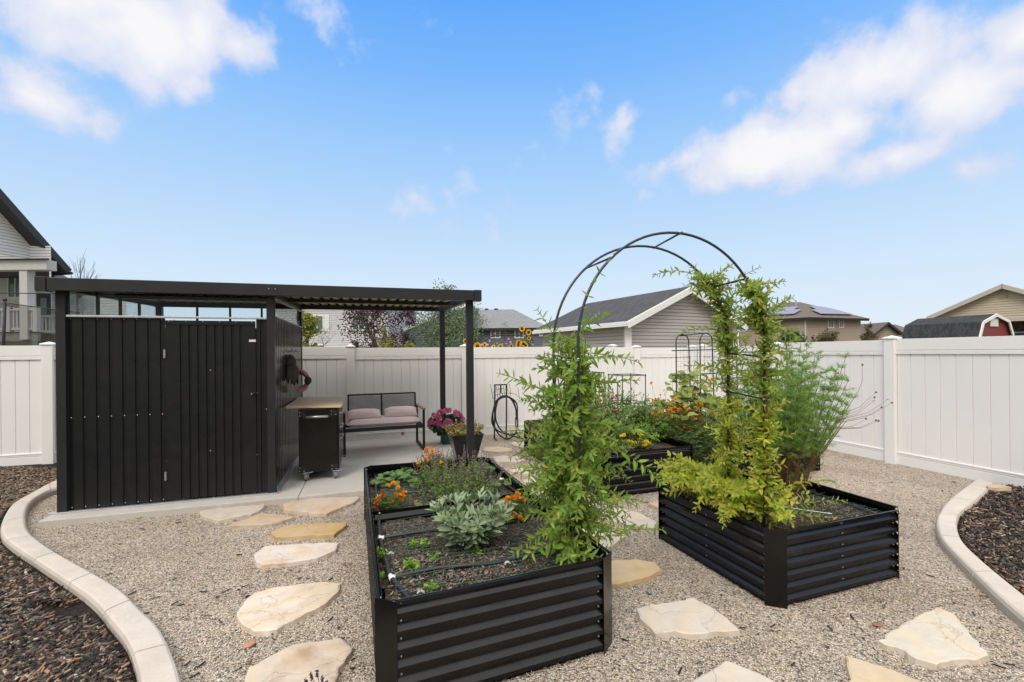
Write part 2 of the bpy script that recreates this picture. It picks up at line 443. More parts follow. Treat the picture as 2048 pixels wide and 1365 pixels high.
# ------------------------------------------------------------------ ground
def sheet(name, pts, z, m, kind='structure', label=None):
    b = MB(); b.add([(p[0], p[1], z) for p in pts], [tuple(range(len(pts)))])
    return tag(b.build(name, m), label, None, None, kind)
sheet('ground', [(-400, -60), (400, -60), (400, 700), (-400, 700)], -.06, 'earth')
def crom(pts, n=6):
    P = [np.array(p, float) for p in pts]; P = [2 * P[0] - P[1]] + P + [2 * P[-1] - P[-2]]; o = []
    for i in range(1, len(P) - 2):
        for k in range(n):
            t = k / n; a, b, c, d = P[i - 1], P[i], P[i + 1], P[i + 2]
            o.append(.5 * (2 * b + (c - a) * t + (2 * a - 5 * b + 4 * c - d) * t * t + (3 * b - a - 3 * c + d) * t ** 3))
    return o + [P[-2]]
kz = .07
left_pairs = [((150, 948), (150, 966)), ((108, 961), (108, 977)), ((68, 982), (80, 990)), ((25, 1007), (60, 1006)), ((4, 1040), (52, 1030)), ((3, 1068), (57, 1058)), ((28, 1092), (82, 1082)), ((80, 1126), (125, 1110)), ((176, 1192), (230, 1169)), ((220, 1240), (280, 1214)), ((252, 1280), (320, 1254)), ((269, 1322), (348, 1310)), ((279, 1365), (365, 1365)), ((285, 1430), (378, 1440)), ((282, 1520), (385, 1540))]
right_pairs = [((1988, 966), (1951, 957)), ((1951, 1001), (1900, 996)), ((1922, 1024), (1878, 1024)), ((1914, 1047), (1872, 1047)), ((1926, 1081), (1883, 1077)), ((1964, 1119), (1917, 1115)), ((2010, 1157), (1964, 1161)), ((2048, 1187), (2010, 1204)), ((2090, 1222), (2054, 1242)), ((2150, 1280), (2120, 1300)), ((2200, 1340), (2180, 1360))]
def kerb(pairs, name):
    O = crom([onz(*p[0], kz)[:2] for p in pairs], 10); I = crom([onz(*p[1], kz)[:2] for p in pairs], 10)
    b = MB(); V = []; n = 0
    prof = [(0, -.08), (0, .045), (.06, .064), (.14, .071), (.5, .072), (.86, .071), (.94, .064), (1, .045), (1, -.08)]
    acc = 0; nxt = .3; rows = []
    for i, (o, q) in enumerate(zip(O, I)):
        if i: acc += np.linalg.norm((o + q) / 2 - (O[i - 1] + I[i - 1]) / 2)
        rows.append((o, q, 0.))
        if acc > nxt and i + 1 < len(O):   # tooled joint
            t = (O[i + 1] - o); t = t / np.linalg.norm(t)
            rows += [(o + t * .003, q + t * .003, .012), (o + t * .010, q + t * .010, .012), (o + t * .013, q + t * .013, 0.)]
            nxt = acc + .62
    for o, q, cut in rows:
        V += [(*(o + (q - o) * u), z - (cut if z > 0 else 0)) for u, z in prof]
    k = len(prof)
    F = [(i * k + j, i * k + j + 1, (i + 1) * k + j + 1, (i + 1) * k + j) for i in range(len(rows) - 1) for j in range(k - 1)]
    F += [tuple(range(k)), tuple(range((len(rows) - 1) * k, len(rows) * k))]
    b.add(V, F)
    tag(b.build(name, 'kerb'), None, None, None, 'structure')
    return O, I
KO, KI = kerb(left_pairs, 'kerb')
RO, RI = kerb(right_pairs, 'kerb')
FY, FX = 8.0, 6.58          # fence lines
midL = [(a + b) / 2 for a, b in zip(KO, KI)]; midR = [(a + b) / 2 for a, b in zip(RO, RI)]
sheet('gravel_yard', [(midL[0][0], 8.4)] + midL + [(-.9, -2), (7, -2)] + midR[::-1] + [(FX + .3, midR[0][1]), (FX + .3, 8.4)], 0., 'gravel')
bedL = midL + [(midL[-1][0], -2), (-9, -2), (-9, FY + .2), (midL[0][0], FY + .2)]
bedR = midR + [(FX + .2, midR[-1][1]), (FX + .2, midR[0][1] + .15)]
sheet('mulch_bed', bedL, .012, 'mulchbase'); sheet('mulch_bed', bedR, .012, 'mulchbase')
def inside(p, poly):
    x, y = p; r = False; j = len(poly) - 1
    for i in range(len(poly)):
        xi, yi = poly[i]; xj, yj = poly[j]
        if (yi > y) != (yj > y) and x < (xj - xi) * (y - yi) / (yj - yi) + xi: r = not r
        j = i
    return r
def chips(name, spots, mat, z0, z1, ln=(.03, .075), wd=(.006, .014), tilt=.35, th=.004, slope=None):
    n = len(spots); V = np.zeros((n, 8, 3)); 
    l = rng.uniform(*ln, n) / 2; ww = rng.uniform(*wd, n) / 2; a = rng.normal(.5, .8, n); ti = rng.normal(0, tilt, n); ro = rng.normal(0, .5, n)
    z = rng.uniform(z0, z1, n)
    d = np.stack([np.cos(a) * np.cos(ti), np.sin(a) * np.cos(ti), np.sin(ti)], 1)
    sd_ = np.stack([-np.sin(a) * np.cos(ro), np.cos(a) * np.cos(ro), np.sin(ro)], 1)
    up = np.cross(d, sd_)
    c = np.c_[np.array(spots), z]
    k = 0
    for e in (-1, 1):
        for s_, u in ((-1, -1), (1, -1), (1, 1), (-1, 1)):
            tp = 1 if e < 0 else rng.uniform(.3, 1, n)
            V[:, k] = c + d * (e * l)[:, None] + sd_ * (s_ * ww * tp)[:, None] + up * (u * th)
            k += 1
    F = np.array([(0, 3, 2, 1), (4, 5, 6, 7), (0, 1, 5, 4), (1, 2, 6, 5), (2, 3, 7, 6), (3, 0, 4, 7)])
    return mesh_np(name, V.reshape(-1, 3), (F[None] + 8 * np.arange(n)[:, None, None]).reshape(-1, 4), mat)
def mesh_np(name, V, F, mat, parent=None, smooth=False):
    me = bpy.data.meshes.new(name)
    k = F.shape[1]
    me.vertices.add(len(V)); me.vertices.foreach_set('co', np.asarray(V, np.float32).ravel())
    me.loops.add(F.size); me.loops.foreach_set('vertex_index', F.astype(np.int32).ravel())
    me.polygons.add(len(F)); me.polygons.foreach_set('loop_start', np.arange(0, F.size, k, dtype=np.int32))
    if smooth: me.polygons.foreach_set('use_smooth', np.ones(len(F), bool))
    me.materials.append(MT[mat] if isinstance(mat, str) else mat)
    me.update(calc_edges=True); me.validate()
    return put(name, me, parent)
def scatter(poly, n, px, m_=np.array([.045, .0])):
    """points in poly seen inside pixel window px, denser near the viewer"""
    o = []
    while len(o) < n:
        x, y = rng.uniform(px[0], px[2]), rng.uniform(px[1], px[3])
        p = onz(x, y, .02)
        if inside(p[:2], poly) and inside(p[:2] + m_, poly) and inside(p[:2] + np.array([.02, .045]) * np.sign(m_[0]), poly): o.append(p[:2])
    return o
outL = KO + [(KO[-1][0], -2), (-9, -2), (-9, FY), (KO[0][0], FY)]
outR = RO + [(FX, RO[-1][1]), (FX, RO[0][1])]
near = [p for p in scatter(outL, 9500, (-60, 1060, 300, 1400)) if p[1] < 3.4 + .25 * math.sin(p[0] * 5)]
tag(chips('bark_mulch', near, 'mulch', .012, .05), 'dark shredded bark mulch in front of the left kerb', 'mulch', None, 'stuff')
near2 = [p for p in scatter(outL, 3500, (-60, 1040, 230, 1210)) if p[1] > 3.2]
tag(chips('bark_mulch', near2, 'mulch', .012, .045, (.025, .065)), 'dark and brown mulch mixing along the left kerb bend', 'mulch', None, 'stuff')
farp = scatter(outL, 6000, (-60, 935, 260, 1180))
tag(chips('bark_mulch', farp, 'mulchpale', .012, .035, (.02, .05)), 'weathered brown mulch between left kerb and fence', 'mulch', None, 'stuff')
tag(chips('bark_mulch', scatter(outR, 7000, (1890, 960, 2110, 1260), np.array([-.045, 0.])), 'mulch', .012, .045, (.025, .06)), 'dark bark mulch behind the right kerb', 'mulch', None, 'stuff')
# stray bark and twigs on the gravel
gpoly = [tuple(p) for p in KI] + [(3, 1)] + [tuple(p) for p in RI[::-1]]
stray = [onz(*p, 0)[:2] for p in [(362, 1244 - 30), (375, 1330), (362, 1322), (1677, 1243), (1704, 1238), (1725, 1264), (1990, 1271), (2018, 1332), (1998, 1338), (745, 1125), (490, 1176), (1250, 1283), (1545, 1255), (1920, 1010), (1850, 1000), (1833, 1032), (1885, 984), (1908, 966), (1730, 1180), (1880, 1225), (285, 1060), (300, 1110), (240, 1090), (220, 1140), (350, 1160)]] + [onz(x, y, 0)[:2] for x, y in zip(rng.uniform(150, 720, 70), rng.uniform(1040, 1365, 70))] + [onz(x, y, 0)[:2] for x, y in zip(rng.uniform(1240, 2000, 60), rng.uniform(960, 1365, 60))]
stray = [p for p in stray if (p[0] > 1.25 or p[0] < -.02) and p[1] < 4.9 and not (2.15 < p[0] < 3.42 and 2.0 < p[1] < 3.2)]
stray = [p for p in stray if p[0] > -1.9 or p[1] < 4]
tag(chips('bark_litter', stray, 'mulch', .006, .012, (.012, .05), (.003, .009), .08, .003), 'stray dark bark bits lying on the gravel', 'bark litter', None, 'stuff')

# loose stones standing proud of the gravel
def pebbles():
    pts = [p for p in [onz(x, y, 0)[:2] for x, y in zip(rng.uniform(60, 2048, 26000), rng.uniform(985, 1400, 26000))] if inside(p, gpoly + [])]
    n = len(pts)
    T = np.array([(1, 0, 0), (0, 1, 0), (-1, 0, 0), (0, -1, 0), (0, 0, .8), (0, 0, -.8)])
    F = np.array([(0, 1, 4), (1, 2, 4), (2, 3, 4), (3, 0, 4), (1, 0, 5), (2, 1, 5), (3, 2, 5), (0, 3, 5)])
    s_ = rng.uniform(.003, .0075, (n, 1, 3)); a = rng.uniform(0, 6.28, n)
    V = T[None] * s_ * (1 + rng.normal(0, .2, (n, 6, 1)))
    x = V[..., 0] * np.cos(a)[:, None] - V[..., 1] * np.sin(a)[:, None]; y = V[..., 0] * np.sin(a)[:, None] + V[..., 1] * np.cos(a)[:, None]
    V = np.stack([x, y, V[..., 2]], 2) + np.c_[np.array(pts), rng.uniform(.001, .004, n)][:, None]
    return mesh_np('gravel', V.reshape(-1, 3), (F[None] + 6 * np.arange(n)[:, None, None]).reshape(-1, 3), 'pebble')
MT['pebble'] = m_mulch('pebble', [(0, (.13, .13, .13)), (.15, (.29, .275, .26)), (.35, (.48, .41, .33)), (.6, (.62, .53, .42)), (.83, (.73, .65, .54)), (.92, (.46, .44, .43)), (1, (.84, .79, .70))])
tag(pebbles(), 'loose tan and grey pea gravel over the yard', 'gravel', None, 'stuff')

# ------------------------------------------------------------------ flagstones
STONES = [
 ([(400, 1022), (430, 1017), (529, 1008), (525, 1017), (502, 1028), (437, 1041), (413, 1035), (401, 1028)], 'pale', 'pale flagstone just in front of the shed door, farthest left'),
 ([(454, 1052), (482, 1041), (511, 1030), (523, 1025), (548, 1028), (589, 1034), (544, 1048), (488, 1050)], 'tan', 'tan pointed flagstone with pits, second from the shed'),
 ([(565, 1007), (584, 1002), (646, 995), (671, 994), (719, 994.5), (709, 1004), (653, 1027), (627, 1026), (600, 1023), (568, 1019)], 'rust', 'pale flagstone with rust front edge beside the concrete slab'),
 ([(541, 1064), (568, 1052), (586, 1049.6), (628, 1047), (671, 1045), (694, 1046.6), (690, 1052), (668, 1069), (606, 1072), (551, 1074)], 'gold', 'golden yellow flagstone left of the front planter'),
 ([(508, 1109), (530, 1092), (592, 1088), (650, 1084.7), (677, 1085.5), (671, 1100), (634, 1116), (577, 1125), (523, 1130), (511, 1120)], 'spot', 'whitish flagstone with a small rust smear at its right end'),
 ([(475, 1222), (489, 1202), (509, 1186), (545, 1174.6), (605, 1167), (649, 1163), (681, 1165.5), (676, 1183), (651, 1206), (588, 1239), (554, 1258.7), (509, 1262), (484, 1247), (475, 1234)], 'band', 'oval flagstone with peach and white bands'),
 ([(489, 1365), (498, 1334), (527, 1318), (555, 1303), (592, 1287), (681, 1274), (704, 1293), (702, 1303), (677, 1334), (669, 1365), (655, 1420), (490, 1430)], 'stain', 'large flagstone with brown stains at the bottom edge'),
 ([(1273, 1217), (1292, 1211), (1388, 1195), (1421, 1212), (1451, 1234), (1479, 1259), (1417, 1265), (1383, 1268), (1349, 1261), (1311, 1267), (1280, 1236)], 'cream', 'cream flagstone with hairline cracks between the two front planters'),
 ([(1379, 1365), (1409, 1348), (1451, 1320), (1477, 1329), (1557, 1365), (1560, 1430), (1380, 1430)], 'cream', 'cut off flagstone with a blunt peak at the bottom edge'),
 ([(1690, 1310), (1727, 1320), (1786, 1339), (1849, 1365), (1880, 1420), (1690, 1420), (1693, 1365), (1699, 1348), (1693, 1327)], 'tan2', 'yellowish flagstone with a concave left side at the bottom edge'),
 ([(1756, 1280), (1783, 1259), (1815, 1241), (1843, 1227), (1877, 1214), (1907, 1226), (1939, 1267), (1977, 1309), (1951, 1319), (1905, 1319), (1873, 1329), (1831, 1316), (1809, 1300), (1775, 1291)], 'crack', 'triangular cream flagstone with long dark cracks near the right kerb'),
 ([(1190, 1128), (1237, 1119), (1270, 1118), (1310, 1124), (1322, 1140), (1300, 1152), (1235, 1168), (1190, 1165)], 'gold2', 'golden flagstone touching the right side of the front planter'),
 ([(1165, 1062), (1175, 1048), (1200, 1055), (1250, 1073), (1225, 1090), (1212, 1098), (1190, 1085)], 'cream', 'cream flagstone under the arch beside the front planter corner'),
 ([(1219, 1040), (1227, 1015), (1237, 1016), (1276, 1024), (1315, 1044), (1307, 1056), (1265, 1052)], 'pale', 'pale four sided flagstone in front of the middle planter'),
 ([(1299, 1006), (1318, 1001), (1345, 1010), (1322, 1018)], 'tan', 'small tan flagstone tip beside the right planter corner'),
 ([(965, 901), (971, 894.5), (1005, 893.7), (1024, 897), (1025, 902), (1000, 904)], 'rust', 'peach flagstone behind the tapered black pot'),
 ([(984, 914), (1006, 911), (1034, 912), (1052, 920), (1036, 924), (993, 923)], 'pale', 'long pale flagstone midway between the hose stand and front planter'),
 ([(1018, 940.6), (1033, 935), (1060, 936), (1062, 947), (1036, 946.5)], 'cream', 'cream flagstone left of the green arch vine'),
 ([(1022, 888), (1027, 883.5), (1044, 883.5), (1054, 888), (1054, 897), (1041, 894)], 'pale', 'pale flagstone under the hose end by the middle planter'),
 ([(1046, 962), (1062, 954), (1082, 960), (1072, 976)], 'cream', 'small cream flagstone half hidden behind the arch vine'),
]
SK = {'pale': ((.53, .46, .395), (.46, .33, .21), .04), 'tan': ((.49, .39, .295), (.43, .28, .16), .14), 'rust': ((.53, .45, .37), (.48, .27, .11), .17), 'gold': ((.48, .36, .22), (.42, .27, .11), .22),
      'spot': ((.60, .54, .48), (.44, .24, .11), .06), 'band': ((.56, .465, .35), (.64, .58, .51), .2), 'stain': ((.56, .475, .385), (.34, .21, .12), .11), 'cream': ((.565, .50, .425), (.49, .39, .285), .06),
      'tan2': ((.565, .46, .33), (.48, .36, .23), .1), 'crack': ((.585, .525, .44), (.51, .42, .30), .1), 'gold2': ((.53, .42, .275), (.45, .31, .16), .18)}
for k, (b, s_, a) in enumerate(SK.values()):
    MT['stone_' + list(SK)[k]] = m_stone('flagstone_' + list(SK)[k], b, s_, a, k * 1.37)
def flagstone(px, kind, label):
    zt = .031
    P = [onz(x, y, zt)[:2] for x, y in px]
    c = sum(P) / len(P)
    # roughen the outline
    Q = []
    for i, p in enumerate(P):
        q = P[(i + 1) % len(P)]; n = max(2, int(np.linalg.norm(q - p) / .035))
        nrm = np.array([q[1] - p[1], p[0] - q[0]]); nrm /= np.linalg.norm(nrm)
        for k in range(n):
            Q.append(p + (q - p) * (k / n) + nrm * (rng.normal(0, .005) if k else 0))
    n = len(Q); V = []
    for p in Q: V.append((*p, zt - .004 + rng.normal(0, .0012)))                       # arris
    for p in Q: V.append((*(p + (c - p) * min(.3, .010 / np.linalg.norm(c - p))), zt))    # top edge
    for p in Q: V.append((*(p - (c - p) * min(.3, .006 / np.linalg.norm(c - p)) + rng.normal(0, .003, 2)), -.02))
    b = MB()
    F = [(i, (i + 1) % n, n + (i + 1) % n, n + i) for i in range(n)] + [(2 * n + i, 2 * n + (i + 1) % n, (i + 1) % n, i) for i in range(n)]
    F.append(tuple(range(n, 2 * n)))
    b.add(V, F)
    o = b.build('flagstone', 'stone_' + kind)
    tag(o, label, 'flagstone', 'flagstones set in the gravel')
for s_ in STONES: flagstone(*s_)

# ------------------------------------------------------------------ concrete slab
b = MB()
SX0, SX1, SY0, SY1, SZ = -2.76, 1.56, 5.03, 7.99, .06
jx, jy = -.68, 6.33
for x0, x1 in ((SX0, jx - .004), (jx + .004, SX1)):
    for y0, y1 in ((SY0, jy - .004), (jy + .004, SY1)):
        b.box(x0, x1, y0, y1, -.05, SZ)
b.box(SX0 + .01, SX1 - .01, SY0 + .01, SY1 - .01, -.05, SZ - .012)
tag(b.build('concrete_patio', 'slab', bevel=.006), None, None, None, 'structure')

# ------------------------------------------------------------------ vinyl fence
def fence_run(name, label, posts, axis, line, face, top=1.6, steps=None, capz=.06, skip=()):
    """posts: coordinates along axis; line: the other coordinate; face: direction (+-1) in which the yard lies"""
    def XY(u, v): return (u, line + v) if axis == 'x' else (line + v, u)
    mid = XY(posts[0], 0)
    root = thing(name, (mid[0], mid[1], 0), label, 'fence')
    hw = .0635
    for i, u in enumerate(posts):
        t = top + (steps[min(i, len(steps) - 1)] if steps else 0)
        b = MB(); p0 = XY(u - hw, -hw); p1 = XY(u + hw, hw)
        b.box(min(p0[0], p1[0]), max(p0[0], p1[0]), min(p0[1], p1[1]), max(p0[1], p1[1]), -.05, t + .012)
        o = b.build('post', 'vinyl', root, bevel=.006)
        c = MB(); e = hw + .012; q0 = XY(u - e, -e); q1 = XY(u + e, e)
        x0, x1, y0, y1 = min(q0[0], q1[0]), max(q0[0], q1[0]), min(q0[1], q1[1]), max(q0[1], q1[1])
        c.box(x0, x1, y0, y1, t + .012, t + .034)
        mx, my = (x0 + x1) / 2, (y0 + y1) / 2
        c.add([(x0 + .006, y0 + .006, t + .034), (x1 - .006, y0 + .006, t + .034), (x1 - .006, y1 - .006, t + .034), (x0 + .006, y1 - .006, t + .034), (mx, my, t + capz)], [(0, 1, 4), (1, 2, 4), (2, 3, 4), (3, 0, 4)])
        c.build('post_cap', 'vinyl', o, bevel=.003)
    for i in range(len(posts) - 1):
        if i in skip: continue
        u0, u1 = posts[i] + hw, posts[i + 1] - hw
        t = top + (steps[i] if steps else 0)
        for nm, z0, z1 in (('top_rail', t - .195, t), ('bottom_rail', 0.0, .165)):
            b = MB()
            def slab_(v, za, zb):
                p0, p1 = XY(u0, -v), XY(u1, v)
                b.box(min(p0[0], p1[0]), max(p0[0], p1[0]), min(p0[1], p1[1]), max(p0[1], p1[1]), za, zb)
            if nm == 'top_rail':
                slab_(.024, z0 + .052, z1); slab_(.019, z0 + .046, z0 + .052); slab_(.024, z0 + .022, z0 + .046); slab_(.020, z0 + .018, z0 + .022); slab_(.029, z0, z0 + .018)
            else:
                slab_(.024, z0, z1 - .046); slab_(.019, z1 - .046, z1 - .040); slab_(.024, z1 - .040, z1 - .018); slab_(.028, z1 - .018, z1)
            b.build(nm, 'vinyl', root, bevel=.004)
        b = MB(); n = max(1, round((u1 - u0) / .155)); s_ = (u1 - u0) / n; prof = []
        for k in range(n):
            a = u0 + k * s_
            prof += [(a + .0025, -.003), (a + .0055, .0055), (a + s_ / 2, .006), (a + s_ - .0055, .0055), (a + s_ - .0025, -.003)]
        V = []; F = []
        for sgn in (1, -1):
            k0 = len(V)
            V += [(*XY(u, sgn * (.006 + d)), z) for z in (.15, t - .18) for u, d in prof]
            m_ = len(prof); F += [(k0 + j, k0 + j + 1, k0 + m_ + j + 1, k0 + m_ + j) for j in range(m_ - 1)]
        b.add(V, F); b.build('board_panel', 'vinyl', root)
    return root
fence_run('vinyl_fence', 'white vinyl privacy fence running behind the shed and hose stand', [-8.1, -6.2, -4.24, -2.25, -.27, 1.66, 3.43, 5.2, 6.58], 'x', FY, -1, 1.6, [.055, .055, .05, .02, 0, 0, -.015, -.03, -.03])
fence_run('vinyl_fence', 'white vinyl privacy fence along the right side of the yard', [.5, 2.33, 4.155, 5.90, 7.70], 'y', FX, -1, 1.62, [.01, .01, 0, -.04, -.04])
fence_run('vinyl_fence', 'neighbour fence of white vinyl, only its post caps showing over the back fence', [8.35, 10.2, 12.0], 'y', 4.86, 1, 1.6)
# ------------------------------------------------------------------ plants
def leaf_tpl(kind):
    if kind == 'lance':
        st = [(0, 0), (.3, .5), (.65, .40), (1, 0)]; fold, curve = .16, .16
    elif kind == 'oval':
        st = [(0, 0), (.3, .5), (.7, .42), (1, 0)]; fold, curve = .10, .12
    elif kind == 'sage':
        st = [(0, .10), (.4, .48), (.75, .40), (1, .02)]; fold, curve = .14, .22
    elif kind == 'blade':
        st = [(0, .3), (.4, .5), (.7, .4), (1, 0)]; fold, curve = 0., .1
    if kind in ('round', 'lobed', 'berry'):
        n = 11; V = [(0, .08, 0)]
        for i in range(n):
            a = -2.75 + 5.5 * i / (n - 1)
            r = .5 * (1 + (.13 * math.cos(5 * a) if kind == 'lobed' else .05 * math.cos(9 * a)))
            V.append((r * math.sin(a), .46 + r * math.cos(a), (.10 if kind == 'round' else .07) * math.cos(2 * a) + .05 * math.cos(7 * a)))
        V.append((0, .45, -.07)); c = n + 1
        F = [(c, i + 1, i) for i in range(1, n)] + [(c, 1, n)]
        return np.array(V), np.array(F)
    V = [(0, t, -curve * t * t - fold * w_) for t, w_ in st]
    for s_ in (-1, 1): V += [(s_ * w_, t, -curve * t * t + fold * w_ * .3) for t, w_ in st[1:3]]
    F = [(0, 1, 4), (0, 6, 1), (1, 2, 5), (1, 5, 4), (1, 6, 7), (1, 7, 2), (2, 3, 5), (2, 7, 3)]
    return np.array(V), np.array(F)
TPL = {k: leaf_tpl(k) for k in ('lance', 'oval', 'sage', 'round', 'lobed', 'berry')}
TPL['diamond'] = (np.array([(0, 0, 0), (-.5, .5, .05), (.5, .5, .05), (0, 1, -.08)]), np.array([(0, 2, 1), (1, 2, 3)]))
TPL['hair'] = (np.array([(-.5, 0, 0), (.5, 0, 0), (0, 1, -.12)]), np.array([(0, 1, 2)]))
TPL['petal'] = (np.array([(-.15, 0, 0), (.15, 0, 0), (-.5, .75, .1), (.5, .75, .1), (0, 1, .02)]), np.array([(0, 1, 3), (0, 3, 2), (2, 3, 4)]))
def unit(a): return a / np.maximum(1e-9, np.linalg.norm(a, axis=-1, keepdims=True))
def place(kind, pos, d, up, Ln, Wd):
    T, F = TPL[kind]
    pos, d, up = np.asarray(pos, float), unit(np.asarray(d, float)), np.asarray(up, float)
    n = len(pos); Ln = np.broadcast_to(np.asarray(Ln, float), (n,)); Wd = np.broadcast_to(np.asarray(Wd, float), (n,))
    s_ = unit(np.cross(d, up) + 1e-6); nn = np.cross(s_, d)
    V = pos[:, None] + (s_[:, None] * T[None, :, :1]) * Wd[:, None, None] + (d[:, None] * T[None, :, 1:2] + nn[:, None] * T[None, :, 2:3]) * Ln[:, None, None]
    return V.reshape(-1, 3), (F[None] + len(T) * np.arange(n)[:, None, None]).reshape(-1, 3)
class Acc:
    def __init__(s): s.V = []; s.F = []; s.n = 0
    def add(s, vf):
        V, F = vf; s.V.append(V); s.F.append(F + s.n); s.n += len(V)
    def build(s, name, mat, parent, smooth=True): return mesh_np(name, np.concatenate(s.V), np.concatenate(s.F), mat, parent, smooth)
def rdir(n, up=0.): 
    v = rng.normal(0, 1, (n, 3)); v[:, 2] += up; return unit(v)
def path(p, d, ln, n=10, grav=-.5, wob=.25):
    """a shoot: starts at p heading d, bends with its weight"""
    P = [np.array(p, float)]; d = np.array(d, float) / np.linalg.norm(d); h = ln / n
    for i in range(n):
        d = d + np.array([0, 0, grav]) * h + rng.normal(0, wob, 3) * h * 2; d /= np.linalg.norm(d)
        P.append(P[-1] + d * h)
    return np.array(P)
def shoot_leaves(acc, P, gap, L0, W0, kind='lance', spread=1.0, tip=.45, start=.0, jit=.25, face=.3):
    jit = .38
    """opposite leaf pairs along path P"""
    seg = np.linalg.norm(np.diff(P, axis=0), axis=1); cum = np.r_[0, np.cumsum(seg)]; tot = cum[-1]
    s_ = np.arange(start * tot + gap * .5, tot, gap)
    if not len(s_): return
    pts = np.stack([np.interp(s_, cum, P[:, k]) for k in range(3)], 1)
    t = unit(np.stack([np.interp(s_ + .01, cum, P[:, k]) - np.interp(s_ - .01, cum, P[:, k]) for k in range(3)], 1) + 1e-7)
    a = rng.uniform(0, 3.14) + np.arange(len(s_)) * 1.4 + rng.normal(0, .3, len(s_))
    e1 = unit(np.cross(t, [0.1, 0.2, 1.])); e2 = np.cross(t, e1)
    sz = (1 - (1 - tip) * (s_ / tot) ** 2) * rng.uniform(1 - jit, 1 + jit, len(s_))
    for q in (0, math.pi):
        side_ = e1 * np.cos(a + q)[:, None] + e2 * np.sin(a + q)[:, None]
        d = unit(side_ * spread + t * .75 + rng.normal(0, .18, side_.shape) + np.array([0, 0, -.12]))
        up = unit(t + np.array([0, 0, face]) + rng.normal(0, .25, side_.shape))
        acc.add(place(kind, pts, d, up, L0 * sz, W0 * sz))
def plant(name, loc, label, cat, group=None): return thing(name, loc, label, cat, group)

# ------------------------------------------------------------------ houses beyond the fences
def siding(name, c): return plain(name, c, .55, .3, var=.03, vs=.7)
MT['side_white'] = siding('white_siding', (.66, .67, .68)); MT['side_lilac'] = siding('pale_siding', (.56, .555, .58)); MT['side_blue'] = siding('slate_blue_siding', (.13, .15, .175))
MT['side_grey'] = siding('greige_siding', (.43, .40, .385)); MT['side_tan'] = siding('tan_siding', (.35, .285, .225)); MT['side_beige'] = siding('beige_siding', (.50, .42, .325)); MT['barn'] = siding('barn_red', (.20, .035, .035))
MT['sh_dark'] = m_shingle('dark_shingle', (.065, .063, .065), (.095, .092, .095), 1.); MT['sh_grey'] = m_shingle('grey_shingle', (.20, .205, .21), (.27, .27, .275), 1.); MT['sh_brown'] = m_shingle('brown_shingle', (.13, .105, .09), (.19, .155, .13), 1.); MT['sh_black'] = m_shingle('black_shingle', (.035, .036, .04), (.06, .06, .065), 1.)
MT['darktrim'] = plain('dark_trim', (.035, .034, .037), .5, .4); MT['soffit'] = plain('dark_soffit', (.05, .047, .047), .6, .3)
MT['solar'] = plain('solar_panel', (.22, .22, .27), .4, .5, var=.08); MT['deck'] = plain('grey_deck', (.21, .205, .20), .7, .3, var=.15)
MT['greytrim'] = plain('grey_trim', (.46, .46, .46), .5, .4, var=.04); MT['stonewall'] = plain('dark_stone', (.09, .07, .06), .8, .3, var=.5, vs=6.); MT['brown_trim'] = plain('taupe_trim', (.44, .40, .36), .5, .4, var=.04)
def V3(p, z=None): p = np.array(p, float); return np.array([p[0], p[1], p[2] if z is None else z])
def col_at(px, D): p = dep(px, CY, D); return np.array([p[0], p[1], 0.])
def zof(px, py, D): return dep(px, py, D)[2]
def onplane(px, py, p0, n):
    d = ray(px, py); return EYE + d * (((p0 - EYE) @ n) / (d @ n))
def nrm_of(a):
    n = np.array([a[1], -a[0], 0.]); return n
def laps(b, O, a, lo, hi, z0, z1, h=.115, mi=0, out=.014):
    """clapboard courses on the wall O + a*u, between lo(z) and hi(z)"""
    n = nrm_of(a); z = z0
    while z < z1 - 1e-4:
        zz = min(z + h, z1); l0, r0, l1, r1 = lo(z), hi(z), lo(zz), hi(zz)
        if r0 - l0 > .01:
            g = (0, 0, z + .15 * h)
            V = [O + a * l0 + n * out + g, O + a * r0 + n * out + g, O + a * r1 + n * .002 + (0, 0, zz), O + a * l1 + n * .002 + (0, 0, zz), O + a * l0 - n * .02 + g, O + a * r0 - n * .02 + g, O + a * r0 - n * .02 + (0, 0, z), O + a * l0 - n * .02 + (0, 0, z), O + a * r0 + n * .002 + (0, 0, z), O + a * l0 + n * .002 + (0, 0, z)]
            b.add(V, [(0, 1, 2, 3), (4, 5, 1, 0), (7, 6, 5, 4), (9, 8, 6, 7)], mi)
        z = zz
def wall(root, O, a, u0, u1, z0, z1, m, h=.115, name='wall'):
    b = MB(); laps(b, O, a, lambda z: u0, lambda z: u1, z0, z1, h); return b.build(name, m, root)
def gable_wall(root, O, a, wd, z0, ze, zr, m, h=.115, name='wall'):
    b = MB(); lo = lambda z: 0 if z <= ze else (z - ze) / (zr - ze) * wd / 2; hi = lambda z: wd - lo(z)
    laps(b, O, a, lo, hi, z0, ze, h); laps(b, O, a, lo, hi, ze, zr, h); return b.build(name, m, root)
def uvplan(a, c):
    a = np.array(a); c = np.array(c) / np.linalg.norm(c)
    return lambda co: (float(np.dot(a, co)) * 2.2, float(np.dot(c, co)) * 3.4)
